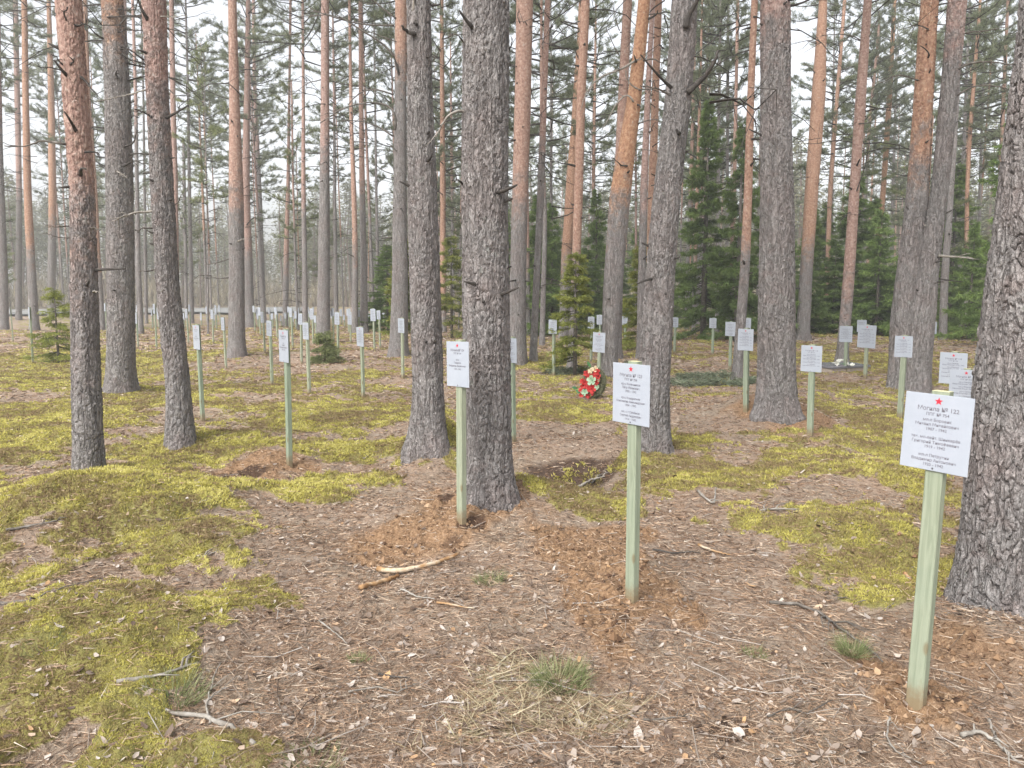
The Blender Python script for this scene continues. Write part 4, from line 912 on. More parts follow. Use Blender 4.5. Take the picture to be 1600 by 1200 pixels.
TXT = [text_mesh(lines_for([['мл-л Боровик', 'Михаил Михайлович', '1907 - 1942'], ['тех. мл-лейт. Шинкарёв', 'Григорий Тимофеевич', '1919 - 1942'], ['мл-л Петрухин', 'Владимир Антонович', '1920 - 1942']]), .215, [3, 3, 3]),
       text_mesh(lines_for([['кр-ц Колесников', 'Пётр Иванович', '1905 - 1942'], ['кр-ц Кондратьев', 'Константин Александрович', '1904 - 1942'], ['мл. с-т Семёнов', 'Сергей Андреевич', '1914 - 1942']], ('Могила № 123', 'ППГ № 754')), .20, [3, 3, 3]),
       text_mesh([('Могила № 124', .0235, .088), ('ППГ № 754', .017, .068), ('кр-ц', .017, .025), ('Гаврилов', .0175, .004), ('Владимир Васильевич', .0185, -.018), ('1909 - 1942', .017, -.040)], .20, [4]),
       text_mesh(lines_for([['кр-ц Никитин', 'Иван Петрович 1910 - 1942'], ['кр-ц Фёдоров', 'Николай Ильич 1898 - 1942'], ['кр-ц Орлов', 'Степан Егорович 1912 - 1942'], ['с-т Лебедев', 'Алексей Фомич 1916 - 1942']], ('Могила № 118', 'ППГ № 754')), .215, [2, 2, 2, 2])]
def star_mesh():
    v = [[0, 0, 0]] + [[math.sin(i * math.pi / 5) * (.0165 if i % 2 == 0 else .0068), 0, math.cos(i * math.pi / 5) * (.0165 if i % 2 == 0 else .0068)] for i in range(10)]
    me = bpy.data.meshes.new('star'); me.from_pydata(v, [], [(0, 1 + (i + 1) % 10, 1 + i) for i in range(10)]); me.materials.append(REDINK); me.update(); return me
STAR = star_mesh()
def bev_box(sx, sy, sz, bev, mats):
    import bmesh
    bm = bmesh.new(); bmesh.ops.create_cube(bm, size=1); bmesh.ops.scale(bm, vec=(sx, sy, sz), verts=bm.verts)
    bmesh.ops.bevel(bm, geom=bm.edges[:], offset=bev, segments=1, affect='EDGES'); me = bpy.data.meshes.new('box')
    for f in bm.faces: f.material_index = 0
    bm.to_mesh(me); bm.free()
    for m in mats: me.materials.append(m)
    return me
PLATE_ME = bev_box(PWd, .004, PHt, .0012, [PLATE]); PLATE_ME.name = 'plate'
def post_me(hh, seed):
    r = np.random.default_rng(seed); acc = Acc(); w, d = .062, .042; n = 10; c_ = .004
    prof = [(-w / 2 + c_, -d / 2), (w / 2 - c_, -d / 2), (w / 2, -d / 2 + c_), (w / 2, d / 2 - c_), (w / 2 - c_, d / 2), (-w / 2 + c_, d / 2), (-w / 2, d / 2 - c_), (-w / 2, -d / 2 + c_)]
    zs = np.linspace(-.3, hh, n); bow = r.normal() * .006; V = []
    for z in zs:
        for a, b_ in prof: V.append([a + bow * math.sin(z / hh * 3.1), b_, z])
    k = 8; i = np.arange(n - 1)[:, None] * k; j = np.arange(k)[None, :]; j2 = (j + 1) % k
    acc.add(V, np.stack([i + j, i + j2, i + k + j2, i + k + j], -1).reshape(-1, 4))
    top = np.array(V[-8:]); acc.add(np.vstack([top, top.mean(0)]), None, [[a, (a + 1) % 8, 8] for a in range(8)], 1)
    return acc.mesh('post', [POST, POSTTOP], False)
POSTS = {}
SIGNS = [
 # cx, plate top, plate h, base y, text, label (None: automatic)
 (1462, 616, 121, 1100, 0, 'nearest grave sign, three names and red star, in front of the huge right-edge pine'),
 (994, 568, 95, 941, 1, 'three-name grave sign with red star in front of the dark-limbed grey pine'),
 (719, 534, 71, 818, 2, 'single-name grave sign with red star against the thickest central pine'),
 (445, 516, 50, 725, 2, 'narrow-looking single-name grave sign rising from dark dug soil'),
 (310, 508, 38, 657, 2, 'grave sign with a line across its middle, right of the lichen-spotted pine'),
 (802, 528, 38, 692, 1, 'grave sign half hidden behind the right side of the thickest central pine'),
 (565, 511, 30, 622, 3, 'grave sign on pale post in open litter below the slim far pines'),
 (628, 497.5, 22.5, 592, 1, 'lone grave sign in front of the hook-branched pine'),
 (480, 504, 26, 616, 3, 'grave sign just left of the spruce seedling'),
 (421.5, 501, 24, 602, 1, 'grave sign directly behind the left of the dark-soil single-name sign'),
 (350, 496, 20, 577, 1, 'grave sign just left of the pinkish twin pine'),
 (865.5, 499.5, 22, 588, 3, 'grave sign in front of the bright young spruce'),
 (936, 519.5, 31, 602, 1, 'grave sign whose post the red and white wreath leans on'),
 (924, 495, 17, 567, 1, 'small grave sign up left of the wreath sign'),
 (938, 492, 15, 540, 1, 'small grave sign touching the left of the orange leaning pine'),
 (977, 494, 14, 541, 1, 'small grave sign right of the orange leaning pine'),
 (1055, 496, 15, 553, 1, 'small grave sign right of the dark-limbed grey pine'),
 (1115, 497, 15, 555, 1, 'small grave sign on tan post before the tall dark spruces'),
 (1143, 503, 22, 577, 1, 'grave sign on bluish post beside the slim leaning orange-topped pine'),
 (1169, 497, 17, 560, 1, 'small grave sign hidden half behind a larger one by the stout pine'),
 (1170, 514, 29, 640, 3, 'larger grave sign close left of the stout pinkish-grey pine'),
 (1272, 540, 41, 682, 3, 'grave sign with many text lines right of the stout pinkish-grey pine'),
 (1324, 509.5, 25, 582, 3, 'grave sign standing at the flat gravestone with white flowers'),
 (1348, 500, 19, 545, 1, 'upper back grave sign of the overlapping pair above the gravestone'),
 (1356, 508, 38, 592, 3, 'taller front grave sign of the overlapping pair above the gravestone'),
 (1413.5, 525, 33, 655, 3, 'grave sign against the foot of the double-trunked pine'),
 (1457, 503, 19, 560, 1, 'grave sign peeking out behind the right stem of the double-trunked pine'),
 (1541, 504, 18, 560, 1, 'grave sign just left of the huge right-edge pine, far back'),
 (1491, 551, 49, 735, 3, 'grave sign up behind the nearest sign, its left one of two'),
 (1513, 578, 58, 800, 3, 'dense-lettered grave sign between the nearest sign and the huge right-edge pine'),
 # tiny ones of the far rows
 (16.5, 480, 11, 534, 1, None), (45, 480, 10, 568, 1, 'tiny grave sign left of the yellowish sapling spruce, on a tall post'), (164, 474, 12, 526, 1, None),
 (213, 488.5, 17, 544, 1, None), (222, 473, 10, 518, 1, None), (241, 475, 15, 547, 1, None), (252, 490, 18, 552, 1, None), (292, 483, 14, 537, 1, None), (296, 475.6, 11, 518, 1, None),
 (323, 479, 11, 512, 1, None), (331, 484, 14, 537, 1, None), (337, 477, 10, 510, 1, None), (343, 477, 10, 508, 1, None), (358, 478, 12, 520, 1, None), (397, 478, 10, 518, 1, None),
 (405.5, 480, 13, 525, 1, None), (411.5, 487, 17, 552, 1, None), (432, 480, 10, 530, 1, None), (451, 479, 9, 515, 1, None), (455.5, 481, 13, 545, 1, None), (466, 481, 9, 515, 1, None),
 (469, 490, 17, 565, 1, None), (482, 480, 10, 513, 1, None), (488, 482, 17, 540, 1, None), (493, 493, 11, 525, 1, None), (520, 481, 10, 535, 1, None), (526.5, 488, 19, 563, 1, None),
 (544, 483, 10, 520, 1, None), (547, 491, 16, 537, 1, None), (561, 484, 11, 520, 1, None), (576, 493, 9, 515, 1, None), (584, 482.5, 19, 548, 1, None), (593, 485, 14, 545, 1, None),
 (600, 489, 9, 512, 1, None), (458, 494, 8, 512, 1, None), (439, 493, 8, 511, 1, None), (424, 492, 8, 510, 1, None), (395, 492, 8, 511, 1, None), (214.5, 477, 11, 520, 1, None), (538, 492, 8, 512, 1, None),
 (1180, 505, 8, 520, 1, None),
]
for _ in range(52):
    SIGNS.append((rf.choice([rf.uniform(380, 620), rf.uniform(385, 600), rf.uniform(150, 355)]), rf.uniform(479, 490), rf.uniform(9, 12), rf.uniform(507, 516), 1, None))
SIGNS_A = [s for s in SIGNS if s[5]] + sorted([s for s in SIGNS if not s[5]], key=lambda s: s[0])
def make_sign(cx, ty, ph, by, tx, label, i):
    gx, gy, gz = ground_pt(cx, by)
    if (cx, ty) == (1513, 578): gy = 6.9
    if (cx, ty) == (1491, 551): gy = 8.1
    p, t = at_depth(cx, ty, gy); x = p.x; z = Hs(x, gy)
    Htop = p.z - z; hh = Htop + .012; s = float(np.clip(ph * t / F / PHt, .85, 1.35))
    if i < 5: s = ph * t / F / PHt
    e = bpy.data.objects.new('grave_sign', None); COL.objects.link(e); e.location = (x, gy, z)
    lean = rf.normal() * .012
    e.rotation_euler = (rf.normal() * .008, lean, PYAW + rf.normal() * .03)
    tag(e, label, 'grave sign', 'white grave signs on green posts')
    key = round(hh * 20) if i > 5 else ('u', i)
    if key not in POSTS: POSTS[key] = (post_me(hh, i), hh)
    me, h0 = POSTS[key]
    link('post', me, e, scale=(1, 1, hh / h0))
    pl = link('plate', PLATE_ME, e, (0, -.046 / 2 - .003, Htop - PHt * s / 2), (0, rf.normal() * .01, 0), (s, 1, s))
    if ph >= 14:
        for tm in TXT[tx]: link('lettering', tm, pl, (0, -.0028, 0))
    if ph >= 28:
        link('star', STAR, pl, (0, -.0030, .128))
        sc_ = SCREW
        link('screw', sc_, pl, (0, -.0035, -.144))
    return e
a_ = Acc(); tube(a_, [[0, .002, 0], [0, -.0015, 0]], [.0035, .0032], 10); SCREW = a_.mesh('screw', [STEEL])
for i, (cx, ty, ph, by, tx, lb) in enumerate(SIGNS_A):
    if lb is None: lb = ord_label(cx, 'tiny grave sign', 's')
    make_sign(cx, ty, ph, by, tx, lb, i)

# ------------------------------------------------------------------ wreath, gravestone, flowers
def flower_mesh(rad, mt, seed):
    r = np.random.default_rng(seed); acc = Acc()
    for ring, (n, rr, tilt) in enumerate([(5, rad, .5), (5, rad * .72, .9), (4, rad * .42, 1.25)]):
        for i in range(n):
            a = i * 6.283 / n + ring * .5 + r.normal() * .1; u = np.linspace(-1, 1, 5); w = np.linspace(0, 1, 4); V = []
            for ww in w:
                for uu in u:
                    ang = a + uu * .62 * (1 - .25 * ww); rad_ = rr * (.15 + .85 * ww) * (1 - .12 * uu * uu); V.append([math.cos(ang) * rad_ * math.cos(tilt * .6 * ww), math.sin(ang) * rad_ * math.cos(tilt * .6 * ww), rr * (.1 + math.sin(tilt) * ww * .9 - .06 * uu * uu)])
            i0 = np.arange(3)[:, None] * 5; j = np.arange(4)[None, :]
            acc.add(V, np.stack([i0 + j, i0 + j + 1, i0 + 6 + j, i0 + 5 + j], -1).reshape(-1, 4), None, 0, r.random())
    return acc.mesh('flower', [mt], True)
PETR = tint_mat('red_petals', [(0, (.45, .03, .035)), (1, (.62, .08, .07))], .6, .2)
PETW = tint_mat('white_petals', [(0, (.70, .70, .60)), (1, (.80, .80, .76))], .6, .2)
PETC = tint_mat('cream_petals', [(0, (.68, .55, .36)), (1, (.75, .66, .48))], .6, .2)
PETG = tint_mat('pale_green_petals', [(0, (.38, .55, .38)), (1, (.5, .65, .48))], .6, .2)
LEAFG = tint_mat('green_leaves', [(0, (.04, .13, .05)), (1, (.10, .26, .10))], .5, .2)
WRG = tint_mat('wreath_needles', [(0, (.06, .07, .04)), (.5, (.13, .13, .075)), (1, (.22, .21, .13))], .7)
def wreath():
    gx, gy, gz = ground_pt(926, 624)
    e = bpy.data.objects.new('wreath', None); COL.objects.link(e); e.location = (gx, gy, gz)
    yaw = R(-28); e.rotation_euler = (R(-14), 0, yaw)
    tag(e, 'oval evergreen wreath with red, cream and white artificial flowers leaning on a post', 'wreath')
    k = gy / F; hw, hh = 20 * k, 27 * k; r = np.random.default_rng(4)
    acc = Acc(); n = 40; a = np.linspace(0, 6.283, n)
    P = np.stack([np.cos(a) * hw * .74, 0 * a, hh * .96 + np.sin(a) * hh * .74], -1); tube(acc, P, hw * .24, 8, 0, .2, False)
    m = 5200; aa = r.uniform(0, 6.283, m); rr_ = np.sqrt(r.random(m)) * .78
    c = np.stack([np.cos(aa) * hw * rr_ * 1.1, r.normal(size=m) * hw * .16, hh * .96 + np.sin(aa) * hh * rr_ * 1.1], -1)
    d = np.stack([np.cos(aa), r.normal(size=m) * .7, np.sin(aa)], -1) + r.normal(size=(m, 3)) * .5
    blades(acc, c, d, r.uniform(.03, .07, m), .008, 0, r.random(m), r)
    link('evergreen_ring', acc.mesh('ring', [WRG], False), e)
    fl = [(-.62, 1.45, 'r', .30), (-.25, 1.62, 'c', .30), (.05, 1.72, 'c', .34), (.30, 1.55, 'r', .36), (.12, 1.38, 'r', .30), (.42, 1.32, 'r', .38), (-.5, 1.25, 'r', .22),
          (-.85, .98, 'r', .30), (-.6, .92, 'r', .34), (-.78, .72, 'r', .30), (-.5, .70, 'r', .30), (-.05, 1.05, 'g', .52), (.0, .55, 'r', .46), (-.92, .45, 'r', .26), (-.55, .35, 'g', .34), (-.85, .2, 'r', .25), (-.25, .18, 'r', .28), (.12, .3, 'r', .24), (-.3, .9, 'r', .34), (-.25, .7, 'r', .32), (.35, .95, 'r', .3), (.4, .7, 'g', .26), (-.3, 1.35, 'r', .3), (.55, 1.1, 'c', .22)]
    for i, (u, v, c_, s) in enumerate(fl):
        m_ = flower_mesh(hw * s * .85, {'r': PETR, 'c': PETC, 'g': PETG}[c_], i)
        o = link('flower', m_, e, (u * hw, -hw * .34, v * hh), (R(90) + r.normal() * .2, r.normal() * .25, r.normal() * .2))
        if c_ != 'r': o['label'] = 'cream flower' if c_ == 'c' else 'pale green-white flower'
    for i, (u, v) in enumerate([(-1.25, .55), (-.15, .12), (.25, .15), (-.35, .5), (.15, .85), (-.3, 1.85), (-.95, .3)]):
        acc = Acc(); x = np.linspace(0, 1, 5); ln = hw * .55; V = [];
        for q in x:
            w = math.sin(q * math.pi) * ln * .22 + .001; V += [[-w, 0, q * ln], [w, 0, q * ln], ]
        acc.add(V, [[2 * j, 2 * j + 1, 2 * j + 3, 2 * j + 2] for j in range(4)], None, 0, r.random())
        link('leaf', acc.mesh('leaf', [LEAFG], False), e, (u * hw, -hw * .3, v * hh), (r.normal() * .4, r.uniform(-1.5, 1.5), 0))
wreath()

def gravestone():
    gx, gy, gz = ground_pt(1325, 584); k = gy / F
    st = tc_noise_mat('dark_granite', [(.3, (.12, .12, .13)), (.6, (.20, .20, .22)), (.8, (.30, .30, .32))], 90, .22, .05, .002)
    ed = tc_noise_mat('pale_concrete', [(.3, (.30, .25, .21)), (.7, (.45, .38, .33))], 30)
    e = bpy.data.objects.new('flat_gravestone', None); COL.objects.link(e); e.location = (gx, gy + .45, gz); e.rotation_euler = (R(2), 0, R(24))
    tag(e, 'dark flat gravestone slab lying on a pale concrete edge', 'gravestone')
    link('slab', bev_box(1.05, .62, .05, .006, [st]), e, (.02, 0, .13)); link('plinth', bev_box(1.0, .57, .14, .01, [ed]), e, (.02, 0, .035))
    f = bpy.data.objects.new('flower_bunch', None); COL.objects.link(f); f.location = (gx + .0, gy + .18, gz + .15)
    tag(f, 'bunch of white flowers lying on the flat gravestone', 'flowers')
    r = np.random.default_rng(3)
    for i, (dx, dy, dz) in enumerate([(-.16, .0, .06), (-.1, .06, .09), (-.02, .1, .1), (.06, .05, .09), (.03, -.04, .05), (.12, -.08, .03), (.1, -.12, .02), (-.2, .02, .05)]):
        link('flower', flower_mesh(.05, PETW, 40 + i), f, (dx, dy, dz - .02), (r.normal() * .5 + .5, r.normal() * .4, 0))
    for i in range(4):
        acc = Acc(); tube(acc, [[-.15 + i * .08, .0, .05], [-.02 + i * .04, -.03, .02], [.1, .05 - i * .02, .0]], .004, 5); link('stem', acc.mesh('stem', [LEAFG]), f)
gravestone()

# ------------------------------------------------------------------ sticks on the ground (things), each lying on the surface
def stick(label, pts, wpx, mt, name='stick', cat='stick', twigs=0, lift=.01, seed=0, taper=.4):
    r = np.random.default_rng(seed + 77); G = [ground_pt(px, py) for px, py in pts]; o = np.array(G[0]); P = np.array(G) - o
    n = 16; s = np.linspace(0, len(P) - 1, n); Q = np.stack([np.interp(s, range(len(P)), P[:, c_]) for c_ in range(3)], -1)
    r0 = wpx / 2 / F * G[0][1]
    Q[:, :2] += r.normal(size=(n, 2)) * r0 * .35
    zz = H(Q[:, 0] + o[0], Q[:, 1] + o[1]) - o[2]; 
    Q[:, 2] = np.convolve(np.pad(zz, 2, mode='edge'), np.ones(5) / 5, 'valid') + r0 * .9 + lift
    acc = Acc(); tube(acc, Q, r0 * (1 - (1 - taper) * np.linspace(0, 1, n)) * (1 + .12 * r.normal(size=n)), 8, 0, .5)
    L_ = np.linalg.norm(Q[-1] - Q[0])
    for _ in range(twigs):
        a = int(r.integers(3, n - 2)); d = Q[a + 1] - Q[a - 1]; d /= np.linalg.norm(d); sd_ = np.array([-d[1], d[0], 0]) * r.choice([-1, 1]); l = L_ * r.uniform(.15, .4)
        e1 = Q[a] + (d * .6 + sd_ * .7) * l * .5 + [0, 0, .02]; e2 = Q[a] + (d * 1.3 + sd_ * r.uniform(.6, 1.2)) * l * .8 + [0, 0, r.uniform(0, .03)]
        tube(acc, [Q[a], e1, e2], [r0 * .55, r0 * .4, r0 * .15], 5, 0, .5)
    ob = link(name, acc.mesh(name, [mt], True), None, tuple(o)); return tag(ob, label, cat)
OSTICK = tc_noise_mat('peeling_orange_bark', [(.32, (.16, .075, .03)), (.5, (.36, .22, .11)), (.62, (.48, .40, .30)), (.75, (.60, .53, .42))], 7, stretch=(1, 1, 1))
stick('longest curved stick with peeling orange bark lying in the litter', [(592, 896), (620, 899), (650, 893), (680, 886), (700, 879), (717, 871)], 9, OSTICK, taper=.6, seed=1)
stick('short orange broken stick left of the longest curved stick', [(562, 924), (585, 918), (604, 912), (622, 905)], 8, OSTICK, taper=.8, seed=2)
stick('pale thin twig just below the longest curved stick', [(625, 924), (650, 936), (680, 940)], 3.5, PALETWIG, seed=3)
stick('yellowish thin stick right of the pale thin twig', [(682, 946), (710, 950), (742, 955)], 4, OSTICK, seed=4)
stick('long forked lichen twig on the moss near the bottom left corner', [(205, 1085), (240, 1105), (270, 1120), (325, 1125), (360, 1145), (398, 1168)], 6, PALETWIG, twigs=3, seed=5, taper=1.3)
stick('grey lichen-crusted branch on the bottom left moss', [(185, 1073), (215, 1068), (250, 1062), (285, 1050), (310, 1042)], 9, PALETWIG, twigs=4, seed=6)
stick('thin pale arched twig on the bottom left moss', [(85, 1112), (120, 1108), (160, 1095), (203, 1083)], 3, PALETWIG, twigs=1, seed=7)
stick('forked grey twig ending beside the upright bottom left branch', [(150, 1122), (172, 1112), (185, 1092), (200, 1083)], 5, PALETWIG, twigs=1, seed=8)
stick('crooked grey twig running down to the bottom edge left of centre', [(330, 1135), (322, 1110), (328, 1085), (335, 1060), (345, 1040)], 4, PALETWIG, twigs=3, seed=9)
stick('blackish short stick in the lower middle litter', [(590, 1058), (612, 1062), (640, 1064)], 4.5, DARKTWIG, seed=10)
stick('long thin pale twig in the lower middle litter', [(545, 1085), (590, 1078), (620, 1086), (655, 1072)], 3, PALETWIG, twigs=2, seed=11)
stick('straight pale twig slanting in the litter left of centre', [(497, 973), (520, 990), (543, 1010)], 3, PALETWIG, seed=12)
stick('long grey lichen branch slanting down toward the nearest sign', [(1200, 945), (1245, 950), (1280, 962), (1310, 985), (1345, 1010), (1380, 1040)], 6, TWIG, twigs=4, seed=13)
stick('tangled lichen branch left of the nearest sign post', [(1428, 940), (1400, 945), (1370, 950), (1340, 945), (1300, 935)], 5, TWIG, twigs=5, seed=14)
stick('pale barkless stick behind the nearest sign post', [(1415, 900), (1425, 914), (1434, 930)], 7, OSTICK, seed=15)
stick('grey lichen branch in the bottom right corner', [(1500, 1155), (1530, 1150), (1555, 1165), (1575, 1185), (1590, 1200)], 8, PALETWIG, twigs=4, seed=16)
stick('forked bleached twig in the bottom right corner', [(1545, 1130), (1552, 1150), (1560, 1165)], 5, PALETWIG, twigs=2, seed=17)
stick('crossing thin sticks below the nearest sign', [(1390, 1125), (1386, 1140), (1388, 1165), (1400, 1180), (1440, 1200)], 4, PALETWIG, twigs=2, seed=18)
stick('thin brown root-like stick at the lower right litter', [(1200, 1125), (1232, 1112), (1260, 1120), (1300, 1100)], 4, TWIG, twigs=1, seed=19)
stick('tan stick in the litter right of the three-name sign', [(1092, 855), (1115, 865), (1140, 870)], 4.5, OSTICK, seed=20)
stick('dark twig lying right of the three-name sign post', [(1020, 862), (1050, 868), (1080, 866), (1095, 868)], 3.5, DARKTWIG, seed=21)
stick('bleached forked twig lying on the moss right of the dug hollow', [(1090, 770), (1105, 785), (1115, 790), (1120, 760)], 4, PALETWIG, twigs=2, seed=22)
stick('grey stick edging the hollow behind the three-name sign', [(905, 765), (925, 752), (945, 747)], 5, PALETWIG, twigs=2, seed=23)
stick('dark curved stick in the hollow behind the three-name sign', [(925, 758), (932, 750), (942, 745)], 4, DARKTWIG, seed=24)
stick('lichen stick lying across the litter at the left edge', [(0, 950), (30, 946), (62, 943), (98, 940)], 6, TWIG, twigs=3, seed=25)
stick('long low stick on the moss near the left edge', [(10, 832), (45, 827), (80, 820), (105, 815)], 5, TWIG, twigs=2, seed=26)
stick('grey lichen stick on the litter below the single-name sign moss', [(300, 880), (320, 874), (342, 865)], 5, PALETWIG, twigs=2, seed=27)
stick('lichen-covered twig on the slope right of the moss hump', [(1160, 812), (1185, 808), (1200, 800), (1250, 800)], 6, PALETWIG, twigs=4, seed=28)
stick('thin long twig in the lower right of centre', [(1005, 1130), (1040, 1128), (1075, 1125)], 4, TWIG, twigs=2, seed=29)
stick('grey root-like twig beside the central pine foot', [(765, 790), (780, 787), (792, 782)], 5, TWIG, seed=30)

# fallen evergreen boughs behind the three-name sign
def bough(label, px, py, ln_px, yaw, seed):
    gx, gy, gz = ground_pt(px, py); ln = ln_px / F * gy; r = np.random.default_rng(seed); acc = Acc(); s = np.linspace(0, 1, 8)
    ax = np.array([math.cos(yaw), math.sin(yaw)]); P = np.stack([ax[0] * ln * (s - .5), ax[1] * ln * (s - .5), 0 * s], -1); P[:, 2] = H(P[:, 0] + gx, P[:, 1] + gy) - gz + .05
    tube(acc, P, np.linspace(.012, .004, 8), 5, 0)
    n = 1500; u = r.random(n); k = u * 7; a = np.minimum(k.astype(int), 6); p = P[a] + (P[a + 1] - P[a]) * (k - a)[:, None]
    sg = r.choice([-1, 1], n); off = r.random(n) ** .8 * ln * .34 * (1.1 - u); pp = np.array([-ax[1], ax[0]])
    p[:, 0] += pp[0] * sg * off + ax[0] * off * .7; p[:, 1] += pp[1] * sg * off + ax[1] * off * .7; p[:, 2] += r.random(n) * .10 - .02
    d = np.stack([pp[0] * sg + ax[0], pp[1] * sg + ax[1], r.normal(size=n) * .4], -1) + r.normal(size=(n, 3)) * .4
    blades(acc, p, d, r.uniform(.05, .11, n), .014, 1, r.random(n), r)
    tag(link('fallen_bough', acc.mesh('bough', [TWIG, BOUGH], False), None, (gx, gy, gz)), label, 'fallen bough')
BOUGH = tint_mat('wilting_needles', [(0, (.07, .09, .06)), (.5, (.13, .16, .10)), (1, (.22, .24, .17))], .7)
for i, (a, b_, l, y, lb) in enumerate([(885, 585, 90, .2, 'grey-green fallen bough left of the wreath'), (1075, 604, 90, .1, 'grey-green fallen bough lying right of the dark-limbed pine foot'), (1110, 592, 100, 2.9, 'grey-green fallen bough reaching the slim leaning pine foot'),
                                (1150, 603, 70, .5, 'grey-green fallen bough just under the slim leaning pine'), (1000, 576, 60, .3, 'fallen bough peeking out above the three-name sign')]): bough(lb, a, b_, l, y, 60 + i)

# ------------------------------------------------------------------ ground cover (uncountable)
def surf(x, y):
    ms, sl, pt, st = masks(x, y)
    z = H(x, y) + sstep(7, 14, np.hypot(x, y)) * sstep(60, 40, np.hypot(x, y)) * ms * .05 * (fbm2(x * 4, y * 4, 2, 15) - .2) + sstep(14, 6, np.hypot(x, y)) * ms * (.018 + .085 * (fbm2(x * 8, y * 8, 3, 5) - .4)) + sl * .085 * sstep(14, 6, np.hypot(x, y)) * (fbm2(x * 15, y * 15, 3, 6) - .45) - pt * .008
    return z, ms, sl, pt, st
def scatter(n, d0, d1, r, p=1.0):
    """points in the wedge in front of the camera, denser close by"""
    u = r.random(n); d = d0 * (d1 / d0) ** (u ** p); a = np.radians(r.uniform(-39, 39, n)); return d * np.sin(a), d * np.cos(a)
def wood_noise(n, r): return r.random(n)

def moss_cover():
    r = np.random.default_rng(31); x, y = scatter(900000, 1.9, 42, r, 1.12); z, ms, sl, pt, st = surf(x, y)
    keep = (ms > .12 + .85 * r.random(len(x))); x, y, z = x[keep], y[keep], z[keep]
    n = len(x); d = np.hypot(x, y); sz = np.clip(.0042 * d, .010, .026)
    acc = Acc(); tn = .47 - .10 * sstep(7, 16, np.hypot(x, y)) + (fbm2(x * 2.2, y * 2.2, 3, 62) - .5) * 1.5 + (fbm2(x * 9, y * 9, 3, 63) - .5) * 1.5
    for k in range(2):
        dd = np.stack([r.normal(size=n) * .8, r.normal(size=n) * .8, np.full(n, 1.)], -1)
        blades(acc, np.stack([x, y, z - .004], -1), dd, sz * r.uniform(.7, 1.5, n), np.clip(.0020 * d, .0046, .07), 0, np.clip(tn + r.normal(size=n) * .12, 0, 1), r)
    m = tint_mat('moss', [(0, (.27, .20, .11)), (.22, (.31, .25, .12)), (.42, (.35, .305, .115)), (.65, (.49, .445, .115)), (1, (.62, .57, .20))], .8, .35)
    tag(link('moss', acc.mesh('moss', [m], False)), 'yellow-green feathery moss carpeting the humps', 'moss', kind='stuff')
moss_cover()

